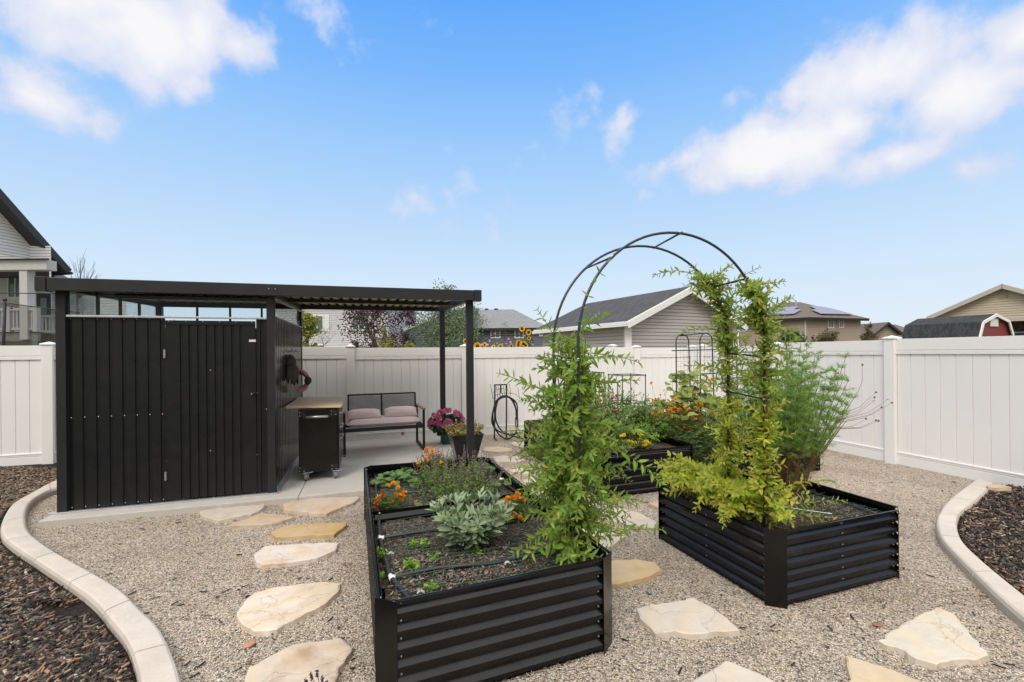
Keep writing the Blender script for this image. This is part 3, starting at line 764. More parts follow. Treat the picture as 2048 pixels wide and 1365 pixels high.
def slab(root, pts, th, m, name='roof', up=None, parent=None):
    """roof plane with thickness th below it; bottom side in soffit colour"""
    P = [np.array(p, float) for p in pts]; n = np.cross(P[1] - P[0], P[2] - P[0]); n /= np.linalg.norm(n)
    if n[2] < 0: n = -n
    k = len(P); b = MB()
    b.add(P, [tuple(range(k))], 0); b.add([p - n * th for p in P], [tuple(range(k - 1, -1, -1))], 1)
    for i in range(k): b.add([P[i], P[(i + 1) % k], P[(i + 1) % k] - n * th, P[i] - n * th], [(0, 1, 2, 3)], 1)
    a = P[1] - P[0]; a /= np.linalg.norm(a); c = np.cross(n, a)
    return b.build(name, [m, 'soffit'] if not isinstance(m, (list, tuple)) else list(m), root, uv=uvplan(a, c))
def window(root, O, a, u0, u1, z0, z1, fr='trim', bars=1, depth=.03, glassm='winglass'):
    n = nrm_of(a); b = MB(); w_ = .06
    def bar(ua, ub, za, zb): b.beam(O + a * ua + n * depth + (0, 0, (za + zb) / 2), O + a * ub + n * depth + (0, 0, (za + zb) / 2), .05, zb - za)
    bar(u0, u1, z0, z0 + w_); bar(u0, u1, z1 - w_, z1); bar(u0, u0 + w_, z0 + w_, z1 - w_); bar(u1 - w_, u1, z0 + w_, z1 - w_)
    for k in range(bars):
        um = u0 + (u1 - u0) * (k + 1) / (bars + 1); bar(um - .02, um + .02, z0 + w_, z1 - w_)
    f = b.build('window', fr, root)
    b = MB(); b.add([O + a * u + n * (depth - .01) + (0, 0, z) for u, z in ((u0 + .02, z0 + .02), (u1 - .02, z0 + .02), (u1 - .02, z1 - .02), (u0 + .02, z1 - .02))], [(0, 1, 2, 3)]); b.build('pane', glassm, f)
    return f
def uz(px, py, O, a):
    """where the sight line of a photographed point meets the wall O,a: (u, z)"""
    p = onplane(px, py, O, nrm_of(a)); return (p - O) @ a, p[2]
def win_px(root, O, a, x0, y0, x1, y1, **k):
    u0, z1 = uz(x0, y0, O, a); u1, z0 = uz(x1, y1, O, a); return window(root, O, a, u0, u1, z0, z1, **k)
def strip(root, p, q, wd, h, m, name): b = MB(); b.beam(p, q, wd, h); return b.build(name, m, root)
A_ = RT0; B_F = FW
def mixdir(ang): return RT0 * math.cos(ang) + FW * math.sin(ang)

# --- greige garage behind the fence, seen through the arch
O = col_at(1256, 14.5); a = mixdir(R(26.8)); bdir = np.array([-a[1], a[0], 0.])
g = thing('garage', O, 'small greige garage with dark shingle roof and white trim seen through the arch', 'garage')
wd, ln, ze, zr = 5.07, 5.3, 2.45, 3.58
gable_wall(g, O, a, wd, 0, ze, zr, 'side_grey', .118)
b = MB(); laps(b, O + bdir * ln, -bdir, lambda z: 0, lambda z: ln, 0, ze, .118); b.build('wall', 'side_grey', g)
b = MB(); laps(b, O + a * wd, bdir, lambda z: 0, lambda z: ln, 0, ze, .118); b.build('wall', 'side_grey', g)
ov, fo = .30, .32
sl_ = (zr - ze) / (wd / 2)
R0 = O + a * wd / 2 + (0, 0, zr + .13); 
for s_ in (-1, 1):
    e = O + a * (wd / 2 + s_ * (wd / 2 + ov)) + (0, 0, ze + .13 - ov * sl_)
    slab(g, [e - bdir * fo, R0 - bdir * fo, R0 + bdir * (ln + fo), e + bdir * (ln + fo)], .05, ['sh_dark', 'trim'])
    strip(g, e - bdir * (fo + .012) - (0, 0, .135), R0 - bdir * (fo + .012) - (0, 0, .135), .022, .19, 'trim', 'rake_trim')
    strip(g, e - bdir * fo - (0, 0, .10) , e + bdir * (ln + fo) - (0, 0, .10), .11, .12, 'trim', 'gutter')
    b = MB(); b.add([e - bdir * fo - (0, 0, .18), e + bdir * (ln + fo) - (0, 0, .18), e - a * s_ * ov + bdir * (ln + fo) - (0, 0, .16), e - a * s_ * ov - bdir * fo - (0, 0, .16)], [(0, 1, 2, 3)]); b.build('soffit', 'trim', g)
for u in (0, wd): strip(g, O + a * u - bdir * .02, O + a * u - bdir * .02 + (0, 0, ze), .2, .05, 'trim', 'corner_trim')
strip(g, O - a * .02 + bdir * .1, O - a * .02 + bdir * .1 + (0, 0, ze), .05, .2, 'trim', 'corner_trim')

# --- white sided house behind the patio
O = col_at(540, 23.); a = RT0
h = thing('house', O, 'pale white sided two storey house with white shutters behind the patio', 'house')
wd = (775 - 540) / 905 * 23
wall(h, O, a, 0, wd, 0, 4.25, 'side_lilac'); wall(h, O + a * wd, FW, 0, 7, 0, 4.25, 'side_lilac'); wall(h, O + FW * 7, -FW, 0, 7, 0, 4.25, 'side_lilac')
ridge0, ridge1 = O + a * 2 + FW * 3.5 + (0, 0, 4.85), O + a * (wd - 2) + FW * 3.5 + (0, 0, 4.85)
E_ = [O - a * .3 - FW * .3 + (0, 0, 4.2), O + a * (wd + .3) - FW * .3 + (0, 0, 4.2), O + a * (wd + .3) + FW * 7.3 + (0, 0, 4.2), O - a * .3 + FW * 7.3 + (0, 0, 4.2)]
slab(h, [E_[0], E_[1], ridge1, ridge0], .1, ['sh_grey', 'trim']); slab(h, [E_[2], E_[3], ridge0, ridge1], .1, ['sh_grey', 'trim']); slab(h, [E_[1], E_[2], ridge1], .1, ['sh_grey', 'trim']); slab(h, [E_[3], E_[0], ridge0], .1, ['sh_grey', 'trim'])
for x0, y0, x1, y1 in ((621, 631, 648.5, 662), (704, 631, 731, 662), (624, 689, 651, 720)): win_px(h, O, a, x0, y0, x1, y1, glassm='curtain' if False else 'winglass')
for x0, x1 in ((610, 620), (649, 659), (693, 703), (732, 742)):
    u0, z1 = uz(x0, 630.5, O, a); u1, z0 = uz(x1, 664, O, a); b = MB()
    b.beam(O + a * ((u0 + u1) / 2) - FW * .03 + (0, 0, z0), O + a * ((u0 + u1) / 2) - FW * .03 + (0, 0, z1), u1 - u0, .03, 0, FW)
    for k in range(12): b.beam(O + a * (u0 + .04) - FW * .05 + (0, 0, z0 + .05 + k * (z1 - z0 - .1) / 11), O + a * (u1 - .04) - FW * .05 + (0, 0, z0 + .05 + k * (z1 - z0 - .1) / 11), .012, .03)
    b.build('shutter', 'trim', h)

# --- slate blue house with grey hip roof
O = col_at(900, 28.); a = RT0; wd = (1089 - 900) / 905 * 28
h = thing('house', O, 'slate blue house with grey hip roof behind the sunflowers', 'house')
wall(h, O, a, 0, wd, 0, 3.0, 'side_blue', .14); wall(h, O + a * wd, FW, 0, 8, 0, 3.0, 'side_blue', .14)
E_ = [O - a * .4 - FW * .4 + (0, 0, 3.0), O + a * (wd + .3) - FW * .4 + (0, 0, 3.0), O + a * (wd + .3) + FW * 8.4 + (0, 0, 3.0), O - a * .4 + FW * 8.4 + (0, 0, 3.0)]
r0, r1 = dep(925, 619, 32), dep(1027, 619, 32)
r0[2] = r1[2] = 4.55
slab(h, [E_[0], E_[1], r1, r0], .16, 'sh_grey'); slab(h, [E_[2], E_[3], r0, r1], .16, 'sh_grey'); slab(h, [E_[1], E_[2], r1], .16, 'sh_grey'); slab(h, [E_[3], E_[0], r0], .16, 'sh_grey')
for x in (955, 973, 992): p = dep(x, 620, 32.0); b = MB(); b.box(p[0] - .12, p[0] + .12, p[1] - .1, p[1] + .1, 4.5, 4.62); b.build('roof_vent', 'darktrim', h)
for x0, y0, x1, y1 in ((981, 659.5, 1001, 677), (1029, 659.5, 1047.5, 677), (1078, 659.5, 1090, 673)): win_px(h, O, a, x0, y0, x1, y1)
# its nearer wing
O2 = col_at(818, 26.); wall(h, O2, a, 0, 3.5, 0, 2.95, 'side_blue', .14); wall(h, O2 + FW * 4, -FW, 0, 4, 0, 2.95, 'side_blue', .14)
ap = dep(942, 604, 26.2); e0 = O2 - a * .3 - FW * .25 + (0, 0, 2.9)
slab(h, [e0, e0 + FW * 5, ap + FW * 5, ap], .14, ['sh_grey', 'trim']); wall(h, V3(ap, 0), FW, 0, 5, 0, ap[2] - .1, 'side_blue', .14)
b = MB(); laps(b, O2, a, lambda z: (z - 2.95) * 2.0 if z > 2.95 else 0, lambda z: 3.5, 2.95, 4.0, .14); b.build('wall', 'side_blue', h)

# --- tan house with solar panels
Oc = col_at(1611, 38.); Ol = col_at(1478, 42.); Orr = col_at(1722, 40.2)
h = thing('house', Oc, 'tan two storey house with solar panels on its brown hip roof', 'house')
al = (Oc - Ol); ll = np.linalg.norm(al); al /= ll; ar = (Orr - Oc); lr = np.linalg.norm(ar); ar /= lr
wall(h, Ol, al, 0, ll, 0, 4.2, 'side_tan', .16); wall(h, Oc, ar, 0, lr, 0, 4.2, 'side_tan', .16)
strip(h, Oc, Oc + (0, 0, 4.2), .10, .10, 'greytrim', 'downspout')
z_e = 4.2; Ec = Oc - FW * .6 + (0, 0, z_e); El = Ol - RT0 * .5 - FW * .5 + (0, 0, z_e); Er = Orr + RT0 * .5 - FW * .4 + (0, 0, z_e); Eb = Ol + (Orr - Oc) + FW * 3 + (0, 0, z_e)
rp0, rp1 = dep(1577, 610, 44.), dep(1600, 608, 44.); rp0[2] = rp1[2] = 6.15
RL = [El, Ec, rp1, rp0]; RR_ = [Ec, Er, rp1]
slab(h, RL, .22, ['sh_brown', 'darktrim']); slab(h, RR_, .22, ['sh_brown', 'darktrim']); slab(h, [Er, Eb, rp0, rp1], .2, ['sh_brown', 'darktrim']); slab(h, [Eb, El, rp0], .2, ['sh_brown', 'darktrim'])
def pl(P): n = np.cross(P[1] - P[0], P[2] - P[0]); n /= np.linalg.norm(n); return n if n[2] > 0 else -n
for face, poly in ((RL, [(1496, 636), (1512, 628.5), (1563, 619), (1599, 616), (1587, 622.5), (1603, 622.5), (1588, 631)]), (RR_, [(1618, 615), (1640, 616.5), (1660, 620), (1680, 625), (1703, 632), (1641, 631), (1623, 623), (1632, 622)])):
    n = pl(face); b = MB(); b.prism([onplane(x, y, face[0], n) + n * .10 for x, y in poly], n * .06); b.build('solar_panel', 'solar', h)
for x0, y0, x1, y1 in ((1536, 640.5, 1562, 662), (1478.5, 643.5, 1494, 663)): win_px(h, Ol, al, x0, y0, x1, y1)
for x0, y0, x1, y1 in ((1655, 639.5, 1667, 657), (1677.5, 639.5, 1687, 656)): win_px(h, Oc, ar, x0, y0, x1, y1)
for x, y in ((1563, 611), (1573, 614), (1592, 603)): p = dep(x, y, 43.); b = MB(); b.tube([p - (0, 0, .5), p], .09, 8); b.build('vent_pipe', 'galv', h)
# --- low tan house and the one behind it
O = col_at(1748, 42.); a = RT0; wd = 47 / 905 * 42
h = thing('house', O, 'low brown roofed tan bungalow right of the solar panel house', 'house')
ap = dep(1763 + 8, 651, 41.6)
gable_wall(h, O, a, wd, 0, 3.0, 3.9, 'side_tan', .2)
for s_ in (-1, 1):
    e = O + a * (wd / 2 + s_ * (wd / 2 + .25)) - FW * .4 + (0, 0, 2.95); r = O + a * wd / 2 - FW * .4 + (0, 0, 4.0)
    slab(h, [e, r, r + FW * 8, e + FW * 8], .16, ['sh_brown', 'darktrim'])
O2 = col_at(1680, 43.); wall(h, O2, a, 0, 3.6, 0, 2.75, 'side_tan', .2)
e0, e1 = O2 - a * .3 - FW * .4 + (0, 0, 2.72), O2 + a * 3.6 - FW * .4 + (0, 0, 2.72); q0, q1 = dep(1703, 652, 46.), dep(1752, 652, 46.); q0[2] = q1[2] = 4.1
slab(h, [e0, e1, q1, q0], .16, ['sh_brown', 'darktrim']); slab(h, [e0 + FW * 7, e0, q0], .16, ['sh_brown', 'darktrim'])
O = col_at(1764, 55.); h = thing('house', O, 'far beige house with brown roof peeking between bungalow and barn', 'house')
wall(h, O, RT0, 0, 4.0, 0, 3.6, 'side_beige', .2); r0, r1 = O - RT0 * .3 + FW * 3 + (0, 0, 4.7), O + RT0 * 4.2 + FW * 3 + (0, 0, 4.65)
slab(h, [O - RT0 * .3 - FW * .4 + (0, 0, 3.55), O + RT0 * 4.2 - FW * .4 + (0, 0, 3.55), r1, r0], .2, ['sh_brown', 'darktrim']); slab(h, [O - RT0 * .3 + FW * 6 + (0, 0, 3.55), O + RT0 * 4.2 + FW * 6 + (0, 0, 3.55), r1, r0], .2, ['sh_brown', 'darktrim'])
# --- red barn shed
Gl, Gr = 17.6, 14.4
pts = [(1952, 675, 17.6), (1958, 644, 17.72), (1986, 629, 18.05), (2011.5, 642, 18.38), (2019, 670, 18.5)]
h = thing('barn_shed', col_at(1955, 17.6), 'red barn style shed with black gambrel roof over the right fence', 'shed')
G3 = [dep(*p) for p in pts]; ctr = col_at(1985, 16.)
base0, base1 = V3(G3[0], 0), V3(G3[4], 0); ag = base1 - base0; lg = np.linalg.norm(ag); ag /= lg; bk_ = np.array([-ag[1], ag[0], 0.]);  bk_ = bk_ if bk_ @ FW > 0 else -bk_
for p in G3: p[:2] = (base0 + ag * ((p - base0) @ ag))[:2]
b = MB(); b.add([base0] + G3 + [base1], [tuple(range(7))]); b.build('gable_wall', 'barn', h)
back = bk_ * 2.5
for i in range(4): slab(h, [G3[i] - back * .03, G3[i + 1] - back * .03, G3[i + 1] + back, G3[i] + back], .05, ['sh_black', 'darktrim'])
for i in range(4): strip(h, G3[i] - back * .045 - (0, 0, .04), G3[i + 1] - back * .045 - (0, 0, .04), .04, .11, 'trim', 'rake_trim')
b = MB(); b.add([base0, base0 + back, V3(base0 + back, G3[0][2]), G3[0]], [(0, 1, 2, 3)]); b.build('side_wall', 'barn', h)
pv = (G3[2] + G3[1] * .0) * 1.; pv = G3[2] - (0, 0, .33) + ag * .0
nb = -back / np.linalg.norm(back); b = MB(); b.beam(pv - ag * .28 + nb * .03, pv + ag * .28 + nb * .03, .03, .32)
for k in range(5): b.beam(pv - ag * .25 + nb * .05 + (0, 0, -.12 + k * .06), pv + ag * .25 + nb * .05 + (0, 0, -.12 + k * .06), .015, .02)
b.build('gable_vent', 'trim', h)
# --- beige gabled house at the right edge
O = col_at(1874, 26.); a = RT0 * .6 - FW * .8; bd_ = RT0 * .8 + FW * .6
h = thing('house', O, 'beige gabled house with a covered porch at the right edge behind the barn', 'house')
wd, ze, zr = 5.1 * 1.02, 3.42, 4.75
gable_wall(h, O, a, wd, 3.05, ze, zr, 'side_beige', .13)
sl_ = (zr - ze) / (wd / 2); R0 = O + a * wd / 2 + (0, 0, zr + .12)
for s_ in (-1, 1):
    e = O + a * (wd / 2 + s_ * (wd / 2 + .35)) + (0, 0, ze + .12 - .35 * sl_)
    slab(h, [e - bd_ * .35, R0 - bd_ * .35, R0 + bd_ * 9, e + bd_ * 9], .06, ['sh_brown', 'brown_trim'])
    strip(h, e - bd_ * .37 - (0, 0, .13), R0 - bd_ * .37 - (0, 0, .13), .03, .2, 'brown_trim', 'rake_trim')
strip(h, O + (0, 0, 2.98), O + a * wd + (0, 0, 2.98), .2, .16, 'brown_trim', 'porch_beam')
b = MB(); b.add([O + (0, 0, 3.05), O + a * wd + (0, 0, 3.05), O + a * wd + bd_ * 2.5 + (0, 0, 3.05), O + bd_ * 2.5 + (0, 0, 3.05)], [(0, 1, 2, 3)]); b.build('porch_ceiling', 'soffit', h)
wall(h, O + bd_ * 2.5, a, -.5, wd, 0, 3.05, 'stonewall', .4); wall(h, O, bd_, 0, 9, 0, 3.0, 'side_beige') if False else None
for u in (.15, wd - .1): strip(h, O + a * u, O + a * u + (0, 0, 2.9), .22, .22, 'stonewall', 'porch_post')
pvv = O + a * (wd / 2) - bd_ * .03 + (0, 0, zr - .42); strip(h, pvv - a * .16, pvv + a * .16, .04, .34, 'side_tan', 'gable_vent')
window(h, O + bd_ * 2.5, a, 2.6, 4.3, 1.2, 2.4)

# --- white house with deck at the far left
D = 16.; O = col_at(-160, D); a = RT0
h = thing('house', O, 'white sided house with steep dark gable roof and railed deck at the left edge', 'house')
def w2(px, D_=D): return (col_at(px, D_) - O) @ a
zt = lambda px, py, D_=D: zof(px, py, D_)
ag_ = mixdir(R(78)); ng_ = nrm_of(ag_); Og = col_at(-170, 16.0)
(ua, za), (ub, zb_) = uz(96, 523, Og, ag_), uz(-170, 222, Og, ag_)
lo_ = lambda z: 0.; hi_ = lambda z: ua + (ub - ua) * (z - za) / (zb_ - za)
b = MB(); laps(b, Og, ag_, lo_, hi_, za - .02, zb_ - .02, .125); b.build('wall', 'side_white', h)
Of = Og + ng_ * .62
f0, f1 = onplane(138, 541, Of, ng_), onplane(-170, 193, Of, ng_)
slab(h, [f0, f1, f1 - ng_ * 9, f0 - ng_ * 9], .16, ['sh_dark', 'soffit']); strip(h, f0 + ng_ * .02 - (0, 0, .06), f1 + ng_ * .02 - (0, 0, .06), .03, .26, 'darktrim', 'rake_trim')
b = MB(); b.tube([f0 + ag_ * .06 - (0, 0, .12) + ng_ * .05, f0 + ag_ * .06 - (0, 0, .12) - ng_ * 9], .07, 8); b.build('gutter', 'darktrim', h)
zb2 = zt(50, 540, 15.6); 
b = MB(); b.beam(col_at(-160, 15.7) + (0, 0, zb2 + .16), col_at(105, 15.7) + (0, 0, zb2 + .16), .35, .34); b.build('porch_beam', 'greytrim', h)
b = MB(); zc = zb2 + .345; b.add([col_at(-160, 15.4) + (0, 0, zc), col_at(100, 15.4) + (0, 0, zc), col_at(100, 19.2) + (0, 0, zc), col_at(-160, 19.2) + (0, 0, zc)], [(0, 1, 2, 3)]); b.build('porch_ceiling', 'soffit', h)
strip(h, col_at(56, 15.7) + (0, 0, 2.1), col_at(56, 15.7) + (0, 0, zb2), .27, .27, 'greytrim', 'porch_post')
ob = col_at(-160, 19.2); wall(h, ob, a, 0, (col_at(104, 19.2) - ob) @ a, 0, 6.2, 'side_white', .125)
ob2 = col_at(104, 20.5); wall(h, ob2, a, 0, 3.4, 0, 4.9, 'side_white', .125)
win_px(h, ob, a, 16, 552, 49, 597)
win_px(h, ob2, a, 106, 590, 118, 660, fr='darktrim') if False else None
u0, z1 = uz(76, 588, ob, a); u1, z0 = uz(103, 662, ob, a); b = MB(); b.beam(ob + a * (u0 + u1) / 2 - FW * .03 + (0, 0, z0), ob + a * (u0 + u1) / 2 - FW * .03 + (0, 0, z1), u1 - u0, .05, 0, FW); dr = b.build('door', 'darktrim', h)
b = MB(); b.beam(ob + a * (u0 * .45 + u1 * .55) - FW * .06 + (0, 0, z0 + .4), ob + a * (u0 * .45 + u1 * .55) - FW * .06 + (0, 0, z1 - .2), (u1 - u0) * .45, .03, 0, FW); b.build('pane', 'winglass', dr)
zd = zt(40, 664, 15.6)
b = MB(); b.beam(col_at(-160, 15.7) + (0, 0, zd - .16), col_at(79, 15.7) + (0, 0, zd - .16), .1, .32); p, q = col_at(-160, 15.6) + FW * 1.8, col_at(110, 17.5)
b.add([col_at(-160, 15.6) + (0, 0, zd), col_at(79, 15.6) + (0, 0, zd), col_at(110, 17.5) + (0, 0, zd), col_at(110, 19.2) + (0, 0, zd), col_at(-160, 19.2) + (0, 0, zd)], [(0, 1, 2, 3, 4)])
b.beam(col_at(79, 17.4) + (0, 0, zd - .2), col_at(125, 17.4) + (0, 0, zd - .2), .1, .4); b.build('deck', 'deck', h)
b = MB(); b.beam(col_at(64, 16.2), col_at(64, 16.2) + (0, 0, zd - .3), .2, .2, 0, FW); b.build('deck_post', 'greytrim', h)
for (x0, x1, D_) in ((-160, 72, 15.65), (78, 122, 17.4)):
    p, q = col_at(x0, D_), col_at(x1, D_); zr0 = zt((x0 + x1) / 2, 620 if D_ < 16 else 633, D_)
    rl = strip(h, p + (0, 0, zr0), q + (0, 0, zr0), .10, .09, 'greytrim', 'railing'); b = MB(); b.beam(p + (0, 0, zd + .1), q + (0, 0, zd + .1), .07, .07); n = int(np.linalg.norm(q - p) / .125)
    for k in range(n + 1): m = p + (q - p) * k / n; b.beam(m + (0, 0, zd + .1), m + (0, 0, zr0), .045, .045, 0, FW)
    b.build('balusters', 'greytrim', rl)
for x in (20, 74): strip(h, col_at(x, 15.65) + (0, 0, zd), col_at(x, 15.65) + (0, 0, zt(x, 617, 15.65) + .05), .14, .14, 'greytrim', 'railing_post')
slab(h, [dep(116, 568, 20.), dep(84, 533, 20.), dep(104, 538.5, 25.), dep(158, 568, 25.)], .2, ['sh_dark', 'soffit'])
strip(h, dep(80, 536, 19.95), dep(114, 566, 19.95), .05, .25, 'darktrim', 'rake_trim')
# --- trampoline net pole
root = thing('trampoline', col_at(8, 10.), 'black trampoline pole with net ropes above the left fence', 'trampoline')
b = MB(); b.tube([dep(4, 760, 10.), dep(7, 690, 10.), dep(10, 602, 10.)], .028, 8); b.ball(dep(10, 600, 10.), .04, 0, 6); b.build('pole', 'rubber', root, True)
b = MB(); b.tube([dep(-30, 586, 10.6), dep(40, 587, 10.4), dep(160, 588, 10.)], .012, 5); b.tube([dep(10, 606, 10.), dep(60, 613, 10.2), dep(160, 626, 10.6)], .010, 5); b.tube([dep(10, 602, 10.), dep(24, 618, 9.9)], .016, 5); b.build('rope', 'rubber', root)
b = MB(); b.add([dep(-30, 700, 10.5), dep(10, 700, 10.02), dep(160, 700, 10.62), dep(160, 627, 10.62), dep(10, 607, 10.02), dep(-30, 600, 10.5)], [(0, 1, 4, 5), (1, 2, 3, 4)])
tn = NT('safety_net'); tb = tn.n('ShaderNodeBsdfTransparent'); tm = tn.n('ShaderNodeMixShader'); tm.inputs[0].default_value = .45; tn.col((.02, .02, .02)); tn.l(tb.outputs[0], tm.inputs[1]); tn.l(tn.b.outputs[0], tm.inputs[2]); tn.l(tm.outputs[0], tn.o.inputs[0])
b.build('safety_net', tn.m, root)

# ------------------------------------------------------------------ trees and shrubs beyond the fences
def tree(name, label, D, trunk, blobs, nleaf, lsz, mat, bark='bark', tr=.05, branches=26, cat='tree', kind='diamond', spread=.62):
    base = dep(trunk[0][0], trunk[0][1], D); base[2] = 0.
    root = thing(name, base, label, cat)
    S = MB(); P = [base] + [dep(x, y, D) for x, y in trunk]
    S.tube(crom(P, 4), list(np.linspace(tr, tr * .35, (len(P) - 1) * 4 + 1)), 7)
    B = [(dep(x, y, D), rx / FPX * D, ry / FPX * D) for x, y, rx, ry, *_ in blobs]; wts = np.array([q[4] if len(q) > 4 else q[2] * q[3] for q in blobs], float); wts /= wts.sum()
    acc = Acc(); per = 26; ncl = max(4, nleaf // per)
    for k in range(ncl):
        i = rng.choice(len(B), p=wts); c, rx, rz = B[i]; d = rdir(1)[0] * rng.uniform(.25, 1.) ** .45
        cc = c + RT0 * d[0] * rx + FW * d[1] * rx * .9 + np.array([0, 0, d[2] * rz])
        s_ = spread * min(rx, rz) * .42
        if k < branches:
            j = P[min(len(P) - 1, 1 + int(rng.integers(0, max(1, len(P) - 1))))]; mid = (j + cc) / 2 + rng.normal(0, .05, 3) * rx + (0, 0, .1 * rz); S.tube([j, mid, cc], [tr * .32, tr * .2, tr * .06], 5, cap=False)
        acc.add(place(kind, cc + rng.normal(0, 1, (per, 3)) * s_, rdir(per, -.2), rdir(per, .6), rng.uniform(.6, 1.25, per) * lsz, lsz * .62))
    acc.build('crown', mat, root, False); S.build('trunk', bark, root, True); return root
PLUM = leafmat('plum_leaf', [(.045, .018, .022), (.075, .028, .032), (.11, .045, .045), (.06, .03, .03), (.14, .07, .06)], .5, .25, .35)
tree('plum_tree', 'purple leaved plum tree behind the patio bench', 12.5, [(752, 700), (742, 672), (728, 645), (715, 625)], [(715, 652, 32, 28), (735, 622, 45, 22), (790, 618, 38, 24), (775, 660, 30, 30), (800, 680, 26, 20), (770, 690, 34, 18), (812, 640, 18, 16), (725, 690, 26, 12)], 5200, .062, PLUM, tr=.07, spread=.62)
BIRCH = leafmat('poplar_leaf', [(.09, .16, .06), (.14, .22, .085), (.19, .27, .13), (.27, .32, .20), (.11, .18, .07), (.36, .40, .29)], .5, .25, .4)
tree('poplar_tree', 'grey green leafy poplar tree behind the patio posts', 13.5, [(882, 720), (884, 680), (884, 630), (884, 585)], [(862, 668, 36, 38), (885, 640, 44, 36), (905, 672, 46, 36), (925, 650, 34, 40), (950, 640, 20, 32, 250), (846, 652, 18, 22, 200), (880, 600, 26, 30, 420), (876, 570, 12, 14, 40), (893, 566, 9, 14, 30), (905, 578, 10, 8, 20), (868, 578, 12, 8, 30)], 9500, .060, BIRCH, tr=.06, spread=.7)
LIME = leafmat('lime_leaf', [(.22, .27, .04), (.30, .32, .06), (.38, .36, .08), (.16, .22, .04)], .5, .3, .3)
tree('young_tree', 'yellow green sapling beside the shed corner behind the fence', 10., [(612, 720), (614, 690), (620, 660), (618, 630)], [(614, 650, 10, 30), (624, 648, 12, 22), (632, 658, 9, 9), (612, 690, 10, 12), (630, 694, 10, 6), (606, 640, 10, 34)], 1500, .062, LIME, tr=.03, kind='oval')
tree('young_tree', 'thin lime shoot rising before the plum tree', 11.6, [(766, 720), (768, 690), (768, 660)], [(768, 668, 7, 16), (772, 688, 14, 12), (762, 690, 12, 10), (798, 688, 10, 8)], 500, .05, LIME, tr=.02)
tree('young_tree', 'slender lime seedling leaning on the fence top by the grey wall', 8.5, [(816, 720), (817, 690)], [(817, 680, 5, 8), (819, 692, 5, 6)], 90, .05, LIME, tr=.012, kind='oval')
DKG = leafmat('shrub_leaf', [(.05, .085, .03), (.075, .12, .04), (.10, .15, .05)], .5, .25, .3); RUS = leafmat('rusty_shrub_leaf', [(.13, .13, .06), (.17, .16, .08), (.20, .13, .08), (.11, .13, .05)], .6, .25, .3)
tree('shrub', 'round dark green shrub in front of the tan house', 16., [(1582, 710), (1582, 690)], [(1570, 685, 14, 12), (1585, 676, 18, 13), (1598, 688, 12, 12)], 1700, .10, DKG, tr=.04, cat='shrub')
tree('shrub', 'rusty green spindly shrub below the pair of small windows', 16., [(1655, 705), (1655, 690)], [(1650, 680, 14, 14), (1662, 674, 14, 12), (1645, 668, 8, 8, 40), (1625, 680, 6, 14, 60)], 1300, .08, RUS, tr=.03, cat='shrub')
tree('shrub', 'narrow upright reddish green shrub before the bungalow', 16., [(1738, 705), (1736, 680), (1736, 655)], [(1735, 660, 6, 14), (1738, 676, 11, 10), (1748, 676, 8, 8), (1728, 682, 5, 6)], 1000, .07, RUS, tr=.03, cat='shrub')
tree('shrub', 'dark leafless reddish shrub right of the slate blue house', 22., [(1100, 700), (1100, 680)], [(1098, 668, 14, 12), (1106, 680, 12, 14)], 500, .07, plain('rust_twig', (.09, .055, .05), .8), tr=.03, cat='shrub')
tree('shrub', 'dark red leaved sparse shrub against the slate blue house wall', 20., [(1010, 700), (1010, 680)], [(1010, 660, 12, 16), (1022, 680, 12, 12), (1038, 690, 14, 8)], 260, .05, PLUM, tr=.02, cat='shrub')
# bare trees
def bare(label, D, px, tips, r=.03):
    base = col_at(px[0], D); root = thing('bare_tree', base, label, 'tree'); S = MB(); top_ = dep(px[0], px[1], D); S.tube([base, top_], [r, r * .6], 6)
    for x, y in tips:
        q = dep(x, y, D + rng.uniform(-.5, .5)); m = (top_ + q) / 2 + rng.normal(0, .08, 3); S.tube([top_, m, q], [r * .5, r * .3, r * .12], 5, cap=False)
        for k in range(5):
            f = rng.uniform(.3, .95); s_ = top_ + (q - top_) * f; e = s_ + (q - top_) * .25 + RT0 * rng.normal(0, .25) + (0, 0, rng.uniform(.05, .3)); S.tube([s_, e], [r * .14, r * .06], 4, cap=False)
    S.build('trunk', 'bark', root, True)
bare('thin leafless tree above the left end of the shed roof', 20., (155, 600), [(150, 525), (160, 515), (168, 515), (140, 540), (178, 545), (190, 540), (195, 548)], .05)
bare('tiny bare sapling before the white sided house', 10.5, (648, 690), [(640, 668), (652, 660), (664, 650), (672, 664), (655, 674), (636, 672)], .012)
# ------------------------------------------------------------------ shed with open lean-to
shed = thing('garden_shed', (-.75, 6.2, SZ), 'charcoal metal garden shed with clerestory panes and an open patio roof on posts', 'shed')
X0, XD, X1 = -2.72, -.93, 1.19      # left wall, dividing wall, right posts
Y0, Y1 = 5.21, 7.34
ZB = 2.09
def post(x0, x1, y0, y1, z1):
    b = MB(); b.box(x0, x1, y0, y1, SZ, z1); return b.build('post', 'shedtrim', shed, bevel=.004)
post(X0, X0 + .075, Y0, Y0 + .075, ZB + .05); post(XD - .06, XD + .012, Y0 - .004, Y0 + .071, ZB + .05)
post(X1 - .08, X1, Y0, Y0 + .075, ZB + .05); post(X1 - .08, X1, Y1 - .075, Y1, 2.2)
post(X0, X0 + .07, Y1 - .07, Y1, 2.2); post(XD - .05, XD + .01, Y1 - .07, Y1, 2.2)
